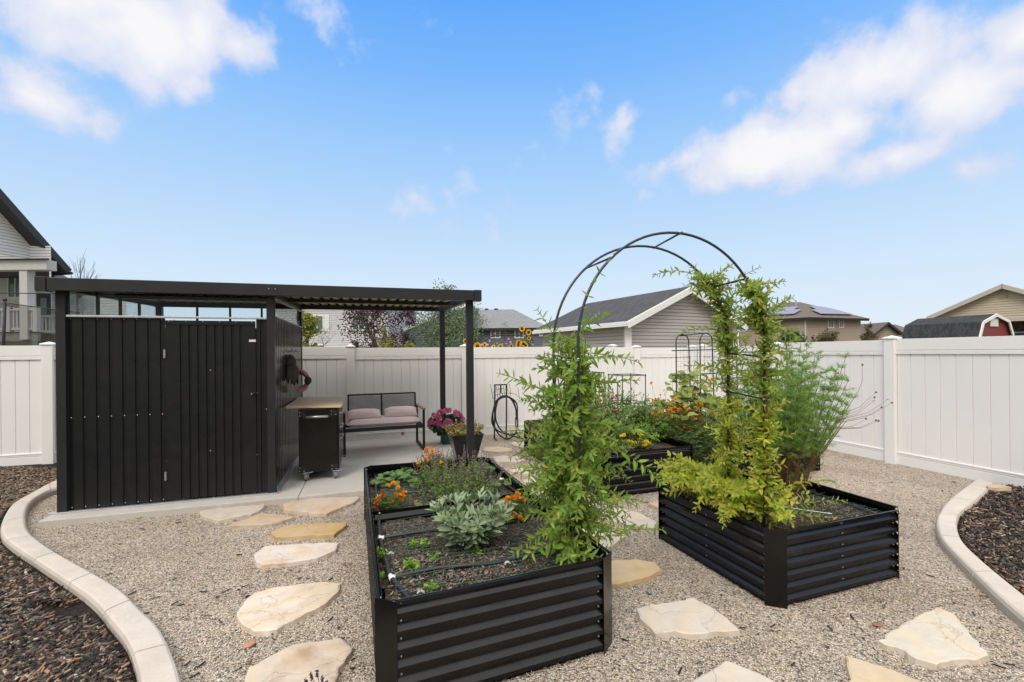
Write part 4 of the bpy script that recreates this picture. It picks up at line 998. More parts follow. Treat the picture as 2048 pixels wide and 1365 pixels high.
# fascia and purlins
def bm(name, p, q, wd, h, m='shedtrim', bev=.004):
    b = MB(); b.beam(p, q, wd, h, 0); return b.build(name, m, shed, bevel=bev)
bm('front_fascia', (-2.72, 5.12, 2.150), (1.175, 5.12, 2.163), .05, .118)
b = MB(); b.box(-2.80, -2.722, 5.088, 5.19, 2.083, 2.213); b.build('fascia_end_cap', 'shedtrim', shed, bevel=.003)
b = MB(); b.box(1.177, 1.262, 5.088, 5.19, 2.098, 2.226); b.build('fascia_end_cap', 'shedtrim', shed, bevel=.003)
for sx in (-.93, -.88):
    pass
b = MB()
for sx in (-.945, -.885): b.ball((sx, 5.093, 2.165), .006, 0, 5)
b.build('fascia_screw', 'bolt', shed)
bm('rear_fascia', (-2.76, Y1 - .02, 2.215), (1.22, Y1 - .02, 2.225), .05, .10)
bm('purlin', (-2.70, 6.20, 2.185), (1.17, 6.20, 2.19), .05, .07)
for x in (-2.74, XD - .02, 1.165): bm('side_rafter', (x, 5.17, 2.16), (x, Y1 - .05, 2.215), .05, .09)
# ribbed roof sheet, ribs running front to back
b = MB(); V = []; pit = .115; nx = int((1.16 + 2.70) / pit)
prof = []
for k in range(nx):
    a = -2.70 + k * pit; prof += [(a, 0), (a + .06, 0), (a + .072, .022), (a + .103, .022)]
for y, z in ((5.145, 2.165), (Y1 - .045, 2.235)): V += [(x, y, z + d) for x, d in prof]
n = len(prof); b.add(V, [(i, i + 1, n + i + 1, n + i) for i in range(n - 1)])
ro = b.build('roof', 'roofsheet', shed); s2 = ro.modifiers.new('t', 'SOLIDIFY'); s2.thickness = .002
# ribbed wall sheets
def ribwall(name, axis, u0, u1, line, z0, z1, out, pitch=.102, rec=.032, d=.011, flat0=0., flat1=0., root=shed, mat='shed'):
    b = MB(); prof = [(u0, 0)]
    u = u0 + flat0
    while u + rec + .012 < u1 - flat1:
        prof += [(u, 0), (u + .006, -d), (u + rec - .006, -d), (u + rec, 0)]; u += pitch
    prof.append((u1, 0))
    V = []
    for z in (z0, z1):
        V += [((uu, line - out * dd, z) if axis == 'x' else (line + out * dd, uu, z)) for uu, dd in prof]
    n = len(prof); b.add(V, [(i, i + 1, n + i + 1, n + i) for i in range(n - 1)])
    return b.build(name, mat, root)
WT = 1.865
DX0, DX1 = ony(333, 800, 5.25)[0], ony(513, 800, 5.25)[0]
ribwall('front_wall', 'x', X0 + .07, DX0 - .004, 5.245, SZ + .015, WT, 1, flat0=.008)
ribwall('front_wall', 'x', DX1 + .004, XD - .055, 5.245, SZ + .015, WT, 1, flat0=.035, pitch=.2)
ribwall('side_wall', 'y', Y0 + .06, Y1 - .06, XD + .004, SZ + .015, WT + .03, 1, pitch=.098, d=.017, mat='shedgloss')
ribwall('side_wall', 'y', Y0 + .06, Y1 - .06, X0 + .02, SZ + .015, WT + .03, -1, pitch=.098)
ribwall('rear_wall', 'x', X0 + .07, XD - .04, Y1 - .03, SZ + .015, WT, -1)
door = ribwall('door', 'x', DX0, DX1, 5.236, SZ + .03, WT - .035, 1, flat0=.118, flat1=.095, pitch=.0742, rec=.026)
# door jambs cover the recess edges; head strip
b = MB(); b.box(DX0, DX1, 5.228, 5.236, WT - .06, WT - .02)
for k in range(6): b.ball((DX0 + .03 + k * (DX1 - DX0 - .06) / 5, 5.227, WT - .03), .006, 1, 5)
b.build('head_strip', ['shed', 'bolt'], door)
for z in (ony(333, 708, 5.24)[2], ony(334, 952, 5.24)[2]):
    b = MB(); b.box(DX0 - .012, DX0 + .004, 5.222, 5.244, z - .04, z + .04); b.tube([(DX0 - .004, 5.222, z - .042), (DX0 - .004, 5.222, z + .042)], .006, 8)
    b.build('hinge', 'bolt', door)
p = ony(508, 787, 5.236)
b = MB(); b.tube([(p[0], 5.236, p[2]), (p[0], 5.205, p[2])], .012, 10); b.beam((p[0] - .008, 5.203, p[2] + .004), (p[0] + .055, 5.203, p[2] + .008), .014, .016)
b.tube([(p[0] - .016, 5.236, p[2] - .003), (p[0] - .016, 5.218, p[2] - .003)], .009, 8, 1); b.build('door_handle', ['blackmat', 'bolt'], door)
p = ony(505, 682, 5.236)
b = MB(); b.box(p[0] - .030, p[0] + .030, 5.230, 5.238, p[2] - .011, p[2] + .011); b.box(p[0] - .030, p[0] + .030, 5.2285, 5.2305, p[2] - .001, p[2] + .001, 1); b.build('name_plate', ['white', 'galv'], door)
# screws along the sheets
b = MB()
for k in range(9):
    x = X0 + .07 + .024 + k * .102
    b.ball((x, 5.250, .93), .006, 0, 5); b.ball((x, 5.250, SZ + .035), .006, 0, 5); b.ball((x, 5.25, WT - .015), .005, 0, 5)
for x, y in [(421, 741), (421, 902), (533, 819), (428, 996), (463, 993), (513, 989), (532, 987)]:
    q = ony(x, y, 5.232); b.ball((q[0], 5.233, q[2]), .0065, 0, 5)
b.build('screw_heads', 'bolt', shed)
# clerestory panes with pale sill trim
def pane(axis, u0, u1, line, z0, z1, mull):
    b = MB()
    if axis == 'x': b.box(u0, u1, line - .002, line + .002, z0, z1)
    else: b.box(line - .002, line + .002, u0, u1, z0, z1)
    o = b.build('window_pane', 'glass', shed)
    b = MB()
    for u in mull:
        if axis == 'x': b.box(u - .012, u + .012, line + .006, line + .03, z0, z1)
        else: b.box(line + .006, line + .03, u - .012, u + .012, z0, z1)
    if mull: b.build('mullion', 'shedtrim', o)
    return o
pane('x', X0 + .075, XD - .06, 5.235, WT + .02, ZB + .02, [])
pane('y', Y0 + .075, Y1 - .07, XD - .004, WT + .045, 2.16, [])
pane('y', Y0 + .075, Y1 - .07, X0 + .03, WT + .045, 2.16, [5.8, 6.25, 6.7])
pane('x', X0 + .075, XD - .06, Y1 - .04, WT + .02, 2.17, [-2.25, -1.85, -1.45])
b = MB(); b.box(X0 + .075, XD - .06, 5.218, 5.245, WT, WT + .019); b.box(X0 + .075, XD - .06, Y1 - .05, Y1 - .02, WT, WT + .019); b.box(XD - .006, XD + .010, Y0 + .072, Y1 - .06, WT + .031, WT + .043); b.build('window_sill', 'galv', shed, bevel=.002)
b = MB(); b.beam((XD + .004, Y0 + .08, 2.085), (XD + .004, Y1 - .07, 2.135), .012, .022); b.build('pane_rail', 'galv', shed)
# galvanised base channel
b = MB(); b.box(X0 - .06, XD + .03, 5.195, 5.24, SZ, SZ + .014); b.box(XD + .012, XD + .05, 5.24, Y1, SZ, SZ + .014); b.box(XD - .002, XD + .012, 5.24, Y1, SZ, SZ + .04); b.build('base_channel', 'galv', shed, bevel=.002)
# hooks on the side wall
for x, y in [(572, 703), (584, 703), (592, 703)]:
    q = onx(x, y, XD + .005); b = MB()
    b.tube([(XD, q[1], q[2] + .03), (XD + .012, q[1], q[2]), (XD + .03, q[1], q[2] - .015), (XD + .045, q[1], q[2]), (XD + .048, q[1], q[2] + .015)], .004, 6); b.build('hook', 'blackmat', shed)

# ------------------------------------------------------------------ hats on the hooks
def bill_hat():
    q = onx(584, 712, XD + .05)
    root = thing('cap', (XD + .05, q[1], q[2]), 'dark grey brimmed sun hat hanging on the shed wall', 'hat')
    b = MB(); c = q[1]; z = q[2]
    # crown pulled flat against the wall
    prof = []
    for i in range(9):
        a = i / 8 * math.pi
        for j in range(7):
            e = j / 6 * math.pi / 2
            prof.append((XD + .015 + .085 * math.cos(e) * math.sin(a), c + .10 * math.cos(e) * math.cos(a), z - .10 + .12 * math.sin(e)))
    b.add(prof, [(i * 7 + j, (i + 1) * 7 + j, (i + 1) * 7 + j + 1, i * 7 + j + 1) for i in range(8) for j in range(6)])
    b.build('crown', 'grey_hat', root, True)
    b = MB(); V = []
    for i in range(13):
        a = -.35 + i / 12 * (math.pi + .7)
        for r, dz in ((.098, 0), (.13, -.05), (.15, -.14 - .06 * math.sin(i * .9)), (.135, -.22 - .05 * math.sin(i * 1.7))):
            V.append((XD + .012 + max(0, r * .75 * math.sin(a)), c + r * math.cos(a) * 1.05, z - .10 + dz))
    b.add(V, [(i * 4 + j, (i + 1) * 4 + j, (i + 1) * 4 + j + 1, i * 4 + j + 1) for i in range(12) for j in range(3)])
    o = b.build('brim', 'grey_hat', root, True); m = o.modifiers.new('t', 'SOLIDIFY'); m.thickness = .003
bill_hat()
def visor():
    q = onx(598, 762, XD + .08)
    c, z = q[1] - .0, q[2] + .0
    root = thing('sun_visor', (XD + .08, c, z), 'dusty pink sun visor hat hung by its strap on the shed wall', 'hat')
    b = MB(); V = []
    for i in range(15):
        a = R(-110) + i / 14 * R(270)
        for r, dy in ((.075, .05), (.09, 0.), (.125, -.022), (.150, -.034)):
            V.append((XD + .095 + r * math.cos(a) * .8, c + dy, z + r * math.sin(a)))
    b.add(V, [(i * 4 + j, (i + 1) * 4 + j, (i + 1) * 4 + j + 1, i * 4 + j + 1) for i in range(14) for j in range(3)])
    o = b.build('brim', 'pink_hat', root, True); m = o.modifiers.new('t', 'SOLIDIFY'); m.thickness = .004
    b = MB(); V = []
    for i in range(9):
        a = R(20) + i / 8 * R(120)
        for r, dy in ((.07, .07), (.095, .03), (.10, -.03), (.09, -.09)): V.append((XD + .10 + r * math.cos(a) * .85, c + dy, z + .04 + r * math.sin(a)))
    b.add(V, [(i * 4 + j, (i + 1) * 4 + j, (i + 1) * 4 + j + 1, i * 4 + j + 1) for i in range(8) for j in range(3)])
    o = b.build('crown', 'pink_hat', root, True); m = o.modifiers.new('t', 'SOLIDIFY'); m.thickness = .004
    b = MB(); b.ball((XD + .19, c - .03, z), .045, 0, 7, 1.2); b.build('lining', 'grey_hat', root, True)
    b = MB(); b.tube([(XD + .03, c + .02, z + .30), (XD + .05, c, z + .20), (XD + .10, c - .02, z + .10)], .004, 5); b.build('strap', 'grey_hat', root)
visor()

# ------------------------------------------------------------------ rolling work cart
cart = thing('work_cart', (-.55, 6.05, SZ), 'black metal rolling cart with a bamboo top and silver handle beside the shed', 'cart')
zt = .905
T = [onz(571, 814, zt), onz(683, 812, zt), onz(692, 792.5, zt), onz(596, 795.5, zt)]
b = MB(); b.prism([(p[0], p[1], zt - .022) for p in T], (0, 0, .024)); b.build('worktop', 'oak', cart, bevel=.004)
bx0, bx1, by0, by1, bz0, bz1 = -.752, -.342, 5.61, 6.47, .155, .878
b = MB(); b.box(bx0, bx1, by0, by1, bz0, bz1); b.build('cabinet', 'black', cart, bevel=.004)
for i, (za, zb) in enumerate(((.70, .865), (.53, .695), (.17, .525))):      # drawers and door on the right-hand side
    b = MB(); b.box(bx1, bx1 + .016, by0 + .03, by1 - .03, za, zb); o = b.build('drawer' if i < 2 else 'cabinet_door', 'black', cart, bevel=.003)
    b = MB()
    zc = (za + zb) / 2 if i < 2 else zb - .05
    b.tube([(bx1 + .016, 5.9, zc), (bx1 + .04, 5.9, zc), (bx1 + .04, 6.2, zc), (bx1 + .016, 6.2, zc)], .006, 8); b.build('drawer_pull', 'bolt', o)
b = MB(); zc = .79
b.tube([(-.665, by0 - .042, zc), (-.435, by0 - .042, zc)], .015, 12); h = b.build('handle', 'bolt', cart, True)
b = MB()
for x in (-.68, -.42): b.box(x - .018, x + .018, by0 - .05, by0, zc - .012, zc + .03)
b.build('handle_bracket', 'blackmat', cart, bevel=.003)
b = MB()
for x in (bx0 + .035, bx1 - .035):
    for z in (bz0 + .02, bz1 - .075):
        b.box(x - .04, x + .04, by0 - .006, by0, z - .012, z + .058)
        for dx, dz in ((-.025, .0), (-.025, .04), (.02, .0)): b.ball((x + dx, by0 - .007, z + dz), .0055, 1, 5)
b.build('corner_bracket', ['blackmat', 'bolt'], cart)
for x, y in ((bx0 + .075, by0 + .03), (bx1 - .02, by0 + .03), (bx1 - .02, by1 - .06), (bx0 + .075, by1 - .06)):
    b = MB(); b.box(x - .035, x + .035, y - .03, y + .03, .148, .156); b.box(x - .026, x - .022, y - .03, y + .02, .085, .15); b.box(x + .022, x + .026, y - .03, y + .02, .085, .15)
    b.beam((x + .01, y - .03, .15), (x + .075, y - .05, .165), .03, .006)
    c = b.build('caster', 'galv', cart, bevel=.002)
    b = MB(); 
    for r, m, hw in ((.042, 0, .016), (.026, 1, .018)): 
        V = [(x + s_ * hw, y - .012 + r * math.cos(a * .349), .102 + r * math.sin(a * .349)) for s_ in (-1, 1) for a in range(18)]
        b.add(V, [tuple(range(17, -1, -1)), tuple(range(18, 36))] + [(i, (i + 1) % 18, 18 + (i + 1) % 18, 18 + i) for i in range(18)], m)
    b.build('wheel', [MT['tyre'] if 'tyre' in MT else plain('caster_tyre', (.16, .145, .15), .6), 'galv'], c)

# ------------------------------------------------------------------ bench, cushion, pillows
bench = thing('garden_bench', (.22, 7.15, SZ), 'black metal two seat bench with woven back against the fence', 'bench')
bx0, bx1, yf, yb = -.335, .775, 6.80, 7.46
def rot(p, a=R(2.6), c=(.22, 7.1)):
    x, y = p[0] - c[0], p[1] - c[1]; return (c[0] + x * math.cos(a) - y * math.sin(a), c[1] + x * math.sin(a) + y * math.cos(a), p[2])
def tubebox(b, p, q, w_=.035, h_=.035, mi=0, up=(0, 0, 1)): b.beam(rot(p), rot(q), w_, h_, mi, up)
for x in (bx0, bx1):
    b = MB(); tubebox(b, (x, yf, SZ), (x, yf, .66), up=(0, 1, 0)); b.build('front_leg', 'blackmat', bench, bevel=.003)
    b = MB(); tubebox(b, (x, yb + .02, SZ), (x, yb + .02, .66), up=(0, 1, 0)); b.build('rear_leg', 'blackmat', bench, bevel=.003)
    b = MB(); tubebox(b, (x, yf - .017, SZ + .018), (x, yb + .035, SZ + .018)); b.build('foot_bar', 'blackmat', bench, bevel=.003)
    b = MB(); tubebox(b, (x, yf - .03, .675), (x, yb + .02, .675), .05, .026); b.build('armrest', 'armwood', bench, bevel=.004)
b = MB(); tubebox(b, (bx0, yf + .01, .418), (bx1, yf + .01, .418), .035, .05); tubebox(b, (bx0, yb - .08, .40), (bx1, yb - .08, .40), .035, .05)
for x in (bx0, bx1): tubebox(b, (x, yf, .41), (x, yb, .40), .03, .05)
b.build('seat_frame', 'blackmat', bench, bevel=.003)
b = MB(); zb0, zb1 = .40, .86; ya, yc = yb - .09, yb + .02
for x in (bx0 + .06, (bx0 + bx1) / 2, bx1 - .03): tubebox(b, (x, ya, zb0), (x, yc, zb1), .026, .026, 0, (0, 1, 0))
tubebox(b, (bx0 + .05, yc, zb1), (bx1 - .02, yc, zb1), .026, .026)
bk = b.build('backrest', 'blackmat', bench, bevel=.003)
b = MB()
for k in range(24):
    f = (k + .5) / 24; z = .44 + f * .40; y = ya + (yc - ya) * (z - zb0) / (zb1 - zb0)
    tubebox(b, (bx0 + .07, y, z), (bx1 - .04, y, z), .005, .009)
b.build('rope_weave', 'rope', bk)
def pillow(name, label, cat, c, sx, sy, sz, rz, rx, group=None, n=14, box=False):
    b = MB(); V = []; F = []
    for side_ in (1, -1):
        k0 = len(V)
        for i in range(n + 1):
            for j in range(n + 1):
                u, v = i / n * 2 - 1, j / n * 2 - 1
                e = (1 - abs(u) ** (7 if box else 2.6)) * (1 - abs(v) ** (7 if box else 2.6))
                hgt = max(0, e) ** (.28 if box else .5)
                pin = 1 if box else 1 - .07 * (1 - abs(u * v)) * (abs(u) + abs(v)) / 2
                wr = .03 * math.sin(7 * u + 3 * v) * math.sin(5 * v - 2 * u) * (1 - hgt * .4) * (0 if box else 1)
                V.append((u * sx * pin, v * sy * pin, side_ * sz * (hgt + wr)))
        for i in range(n):
            for j in range(n):
                q = (k0 + i * (n + 1) + j, k0 + (i + 1) * (n + 1) + j, k0 + (i + 1) * (n + 1) + j + 1, k0 + i * (n + 1) + j + 1)
                F.append(q if side_ > 0 else q[::-1])
    M = Matrix.Rotation(rz, 3, 'Z') @ Matrix.Rotation(rx, 3, 'X')
    V = [tuple(M @ Vector(p) + Vector(c)) for p in V]
    b.add(V, F); o = b.build(name, 'cush', None, True)
    tag(o, label, cat, group); return o
pillow('seat_cushion', 'long mauve seat cushion lying on the black bench', 'cushion', rot(((bx0 + bx1) / 2, 7.08, .495)), .525, .285, .052, R(2.6), 0, box=True)
pillow('pillow', 'mauve lumbar pillow leaning at the left end of the bench', 'pillow', rot((-.06, 7.12, .595)), .245, .115, .075, R(5), R(20), 'mauve pillows on the bench')
pillow('pillow', 'mauve lumbar pillow leaning at the right end of the bench', 'pillow', rot((.48, 7.13, .60)), .245, .12, .078, R(0), R(24), 'mauve pillows on the bench')

# ------------------------------------------------------------------ hose stand and hose
reel = thing('hose_stand', (2.19, 7.55, 0), 'black metal hose stand with wire basket in front of the fence', 'hose stand')
b = MB()
for x in (2.085, 2.30): b.beam((x, 7.58, 0), (x + .05, 7.70, .93), .022, .022, 0, (0, 1, 0))
b.beam((2.12, 7.70, .93), (2.365, 7.70, .93), .022, .022); b.beam((2.24, 7.70, .78), (2.24, 7.70, .93), .02, .02, 0, (0, 1, 0))
b.build('frame', 'blackmat', reel, bevel=.002)
b = MB()
for x in (2.085, 2.30): b.tube([(x, 7.58, .012), (x - .01, 7.40, .012), (x - .03, 7.36, .03)], .008, 6)
b.build('foot_spike', 'blackmat', reel)
b = MB()
for x in (2.16, 2.20, 2.25, 2.29, 2.33): b.tube([(x, 7.70, .90), (x, 7.66, .84), (x, 7.62, .74), (x, 7.52, .71), (x, 7.44, .73), (x, 7.42, .78)], .004, 5)
for y, z, x0, x1 in ((7.42, .78, 2.02, 2.50), (7.66, .84, 2.07, 2.42)): b.tube([(x0, y + .1, z + .1), (x0, y, z - .06), (x0 + .06, y, z), (2.24, y, z + .03), (x1 - .06, y, z), (x1, y, z - .08), (x1, y + .1, z + .1)], .004, 5)
b.build('basket', 'blackmat', reel)
b = MB()
def loop(cx, cz, rx, rz, y, a0, a1, n=40, ph=0., tw=.0):
    return [(cx + rx * math.sin(a) + tw * math.sin(2 * a), y + .02 * math.sin(3 * a + ph), cz + rz * math.cos(a) + .02 * math.sin(2 * a + ph)) for a in [a0 + (a1 - a0) * i / n for i in range(n + 1)]]
b.tube(crom([(2.46, 7.5, .40), (2.45, 7.49, .52), (2.40, 7.48, .66), (2.30, 7.47, .74), (2.20, 7.47, .745), (2.10, 7.47, .68), (2.04, 7.47, .52), (2.03, 7.47, .36), (2.07, 7.47, .20), (2.16, 7.45, .07), (2.28, 7.42, .02), (2.40, 7.4, .10), (2.46, 7.42, .25), (2.44, 7.44, .50), (2.36, 7.46, .69), (2.24, 7.46, .75), (2.13, 7.45, .70), (2.07, 7.44, .5), (2.09, 7.44, .3), (2.2, 7.42, .14), (2.36, 7.4, .10), (2.50, 7.38, .13)], 8), .013, 8)
b.tube(crom([(2.47, 7.47, .36), (2.46, 7.46, .60), (2.36, 7.46, .71), (2.24, 7.46, .74), (2.10, 7.46, .66), (2.02, 7.46, .45), (2.02, 7.46, .28), (2.12, 7.42, .16), (2.30, 7.3, .10), (2.48, 7.1, .05), (2.60, 6.9, .02), (2.8, 6.7, .013)], 8), .013, 8)
b.tube(crom([(2.44, 7.46, .38), (2.42, 7.4, .22), (2.42, 7.3, .10), (2.5, 7.0, .03), (2.62, 6.75, .014)], 8), .013, 8)
b.tube([(2.475, 7.5, .42), (2.47, 7.5, .33)], .02, 8)
tag(b.build('garden_hose', 'rubber', None, True), 'black garden hose looped over the hose stand', 'hose')

# ------------------------------------------------------------------ corrugated raised beds
def raised_bed(label, cor, ztop, soilz, seam=None, divider=None, nr=6):
    """cor: eight points round the rim (two per chamfered corner), going round from front-left"""
    c = sum(np.array(p[:2]) for p in cor) / len(cor)
    root = thing('raised_bed', (c[0], c[1], 0), label, 'raised bed', 'black corrugated raised beds')
    z0 = -.04; h = ztop
    pr = [(-.020, ztop), (-.020, ztop - .022)]
    pitch = (ztop - .022) / nr
    for k in range(nr + 1):
        zt_ = ztop - .022 - k * pitch
        for d, f in ((-.020, .04), (.004, .34), (.004, .62), (-.020, .80)):
            z = zt_ - f * pitch
            if z > z0: pr.append((d, z))
    pr.append((-.020, z0))
    for i in range(0, 8):
        p, q = np.array(cor[i][:2]), np.array(cor[(i + 1) % 8][:2])
        t = (q - p) / np.linalg.norm(q - p); nrm = np.array([t[1], -t[0]])
        if nrm @ (p - c) < 0: nrm = -nrm
        b = MB()
        if i % 2 == 0:      # chamfered corner post
            off = nrm * .004
            V = [(*(p + off - t * .012), z0), (*(q + off + t * .012), z0), (*(q + off + t * .012), ztop + .004), (*(p + off - t * .012), ztop + .004)]
            b.prism(V, (*(-nrm * .003), 0)); b.build('corner_post', 'black', root)
        else:
            p2, q2 = p, q
            V = [(*(p2 + nrm * d), z) for d, z in pr] + [(*(q2 + nrm * d), z) for d, z in pr]
            n = len(pr); b.add(V, [(j, j + 1, n + j + 1, n + j) for j in range(n - 1)])
            b.beam((*(p2 + nrm * -.004), ztop - .002), (*(q2 + nrm * -.004), ztop - .002), .012, .008)
            ends = [.025, np.linalg.norm(q2 - p2) - .025] + ([seam * np.linalg.norm(q2 - p2)] if seam else [])
            for u in ends:
                for k in range(nr):
                    pt = p2 + t * u + nrm * .004; z = ztop - .022 - k * pitch + .0 * pitch - .012 + .008
                    V2 = MB(); b.ball((*(pt - nrm * .018), ztop - .012 - k * pitch), .0055, 1, 5)
            b.build('side_panel', ['black', 'bolt'], root)
    b = MB()
    # crumbly soil surface
    G = 40; xs = [p[0] for p in cor]; ys = [p[1] for p in cor]; V = []; F = []
    x0, x1, y0, y1 = min(xs) + .01, max(xs) - .01, min(ys) + .01, max(ys) - .01
    for i in range(G + 1):
        for j in range(G + 1):
            x, y = x0 + (x1 - x0) * i / G, y0 + (y1 - y0) * j / G
            V.append((x, y, soilz + .012 * math.sin(x * 9 + y * 4) + rng.normal(0, .004)))
    F = [(i * (G + 1) + j, (i + 1) * (G + 1) + j, (i + 1) * (G + 1) + j + 1, i * (G + 1) + j + 1) for i in range(G) for j in range(G)]
    poly = [tuple(c + (np.array(p[:2]) - c) * (1 - .065 / np.linalg.norm(np.array(p[:2]) - c))) for p in cor]
    F = [f for f in F if inside((sum(V[k][0] for k in f) / 4, sum(V[k][1] for k in f) / 4), poly)]
    b.add(V, F); b.build('soil', 'soil', root, True)
    if divider:
        p, q = np.array(divider[0]), np.array(divider[1]); t = (q - p) / np.linalg.norm(q - p); nrm = np.array([t[1], -t[0]])
        b = MB(); V = []
        dp = [(0, ztop - .006), (0, ztop - .03), (.02, ztop - .055), (.02, ztop - .075), (0, ztop - .10), (0, soilz - .03)]
        for e in (p, q): V += [(*(e + nrm * d), z) for d, z in dp]
        n = len(dp); b.add(V, [(j, j + 1, n + j + 1, n + j) for j in range(n - 1)])
        for e, s_ in ((p, 1), (q, -1)): b.ball((*(e + t * s_ * .03 + nrm * .004), ztop - .02), .0068, 1, 5)
        b.build('cross_brace', ['black', 'bolt'], root)
    return root
bedA = raised_bed('long black corrugated raised bed in front with sage, basil and strawberries', [(.031, 1.987), (.099, 1.932), (1.109, 2.006), (1.178, 2.066), (1.125, 4.276), (1.062, 4.337), (.023, 4.362), (-.031, 4.304)], .47, .385, None, ((.036, 3.105), (1.15, 3.17)))
bedB = raised_bed('short black corrugated raised bed on the right with cosmos and arch vine', [(2.223, 2.082), (2.297, 2.025), (3.290, 2.052), (3.364, 2.100), (3.36, 3.09), (3.30, 3.16), (2.278, 3.150), (2.204, 3.082)], .446, .375, .5)
bedC = raised_bed('long black corrugated raised bed in the middle with tomatoes and yellow marigolds', [(2.245, 4.18), (2.305, 4.10), (3.38, 4.13), (3.45, 4.20), (3.45, 6.46), (3.38, 6.53), (2.32, 6.53), (2.25, 6.46)], .46, .40)
bedD = raised_bed('black corrugated raised bed farthest right, behind the cosmos', [(4.20, 4.26), (4.27, 4.19), (5.33, 4.19), (5.40, 4.26), (5.40, 6.5), (5.33, 6.57), (4.27, 6.57), (4.20, 6.5)], .46, .40)
# drip lines, wire mesh and stakes in the beds
b = MB(); zs = .405
main = crom([(.058, 4.25, zs), (.055, 3.7, zs), (.06, 3.2, zs + .02), (.062, 2.8, zs), (.085, 2.45, zs), (.10, 2.29, zs), (.175, 2.02, zs + .01)], 8)
b.tube(main, .0115, 8)
for y, x1, w_ in ((2.80, 1.10, .02), (2.29, .99, -.01), (3.62, .9, .01), (4.18, .95, 0)):
    x0 = .06 if y > 2.5 else .10
    b.tube(crom([(x0, y, zs), (x0 + .25, y + .015, zs + .004), (x0 + .55, y + w_, zs - .002), (x1, y + .06, zs)], 6), .0105, 8)
b.tube(crom([(1.085, 4.2, zs), (1.09, 3.6, zs), (1.11, 3.2, zs), (1.11, 2.4, zs), (1.12, 2.15, zs)], 6), .0085, 8)
dl = tag(b.build('drip_line', 'pipe', None, True), 'black drip irrigation pipes on the soil of the front bed', 'drip line')
for x, y in ((.062, 2.80), (.10, 2.29), (.06, 3.62), (1.09, 3.75)):
    b = MB(); b.tube([(x - .003, y + .022, zs), (x + .003, y - .022, zs)], .0125, 10); b.tube([(x, y, zs), (x + .022, y, zs)], .012, 10); b.build('connector', 'white', dl, True)
b = MB(); zs = .395
b.tube(crom([(2.95, 2.55, zs), (3.2, 2.62, zs), (3.32, 2.65, zs)], 6), .0085, 8); b.tube(crom([(3.25, 2.15, zs), (3.27, 2.6, zs), (3.22, 3.05, zs)], 6), .0085, 8); b.tube(crom([(2.3, 2.35, zs), (2.7, 2.42, zs), (3.25, 2.48, zs)], 6), .0085, 8)
tag(b.build('drip_line', 'pipe', None, True), 'black drip irrigation pipes on the soil of the right bed', 'drip line')
def mesh_grid(x0, x1, y0, y1, z, sx, sy, label):
    b = MB()
    n = int((x1 - x0) / sx)
    for i in range(n + 1):
        x = x0 + i * sx; b.tube([(x + .01 * math.sin(k + i), y0 + (y1 - y0) * k / 6, z + .006 * math.sin(k * 1.7 + i)) for k in range(7)], .0011, 4, cap=False)
    n = int((y1 - y0) / sy)
    for i in range(n + 1):
        y = y0 + i * sy; b.tube([(x0 + (x1 - x0) * k / 6, y + .006 * math.sin(k + i), z + .006 * math.sin(k * 1.3 + i)) for k in range(7)], .0011, 4, cap=False)
    tag(b.build('wire_mesh', 'wire'), label, 'wire mesh')
mesh_grid(.11, 1.02, 2.05, 3.07, .418, .10, .055, 'green wire mesh over the near half of the front bed')
mesh_grid(.11, 1.02, 3.25, 4.25, .415, .10, .055, 'green wire mesh over the far half of the front bed')
mesh_grid(2.75, 3.32, 2.12, 3.02, .405, .075, .075, 'green wire mesh on the soil of the right bed')
b = MB(); b.tube([(2.72, 2.50, .40), (2.93, 2.22, .41)], .0022, 6); tag(b.build('plant_stake', 'white'), 'thin white stake lying on the soil of the right bed', 'stake')
for px, lab in (((935, 1097), 'crumpled white plant tag by the sage plant'), ((782, 1108), 'small grey plant tag beside the drip pipe'), ((1016, 1127), 'pale scrap on the drip pipe near the vine'), ((842, 1185), 'pale dry leaf curl at the near edge of the front bed')):
    p = onz(*px, .41); b = MB(); n = 6
    V = [(p[0] + (i / n - .5) * .034, p[1] + j * .012 + .004 * math.sin(i), .402 + .010 * abs(math.sin(i * .5)) + .006 * j) for i in range(n + 1) for j in (0, 1)]
    b.add(V, [(2 * i, 2 * i + 2, 2 * i + 3, 2 * i + 1) for i in range(n)])
    o = b.build('plant_tag', plain('tag_' + str(px[0]), (.36, .33, .30), .6)); o.modifiers.new('t', 'SOLIDIFY').thickness = .0015; tag(o, lab, 'plant tag')

# ------------------------------------------------------------------ arch between the two front beds
arch = thing('garden_arch', (1.75, 2.42, .38), 'dark metal garden arch spanning between the two front raised beds', 'arch')
def hoop(xl, xr, y, zs_, zsoil):
    c = (xl + xr) / 2; r = (xr - xl) / 2
    return [(xl - .02, y, zsoil), (xl, y, .9)] + [(c - r * math.cos(a), y, zs_ + r * math.sin(a) * 1.0) for a in [math.pi * i / 36 for i in range(37)]] + [(xr, y, .9), (xr - .01, y, zsoil)]
H1 = (1.095, 2.385, 2.24, 1.55); H2 = (1.10, 2.44, 2.60, 1.53)
for hh in (H1, H2):
    b = MB(); b.tube(hoop(*hh, .36), .0078, 10); b.build('hoop', 'tube', arch, True)
def onhoop(hh, a):
    c, r = (hh[0] + hh[1]) / 2, (hh[1] - hh[0]) / 2; return (c - r * math.cos(a), hh[2], hh[3] + r * math.sin(a))
rungs = [(onhoop(H1, R(a)), onhoop(H2, R(a + d))) for a, d in ((48, 0), (92, 4), (142, 0))] + [((x1, H1[2], z), (x2, H2[2], z + .02)) for x1, x2 in ((H1[0], H2[0]), (H1[1], H2[1])) for z in (.70, 1.19, 1.46)]
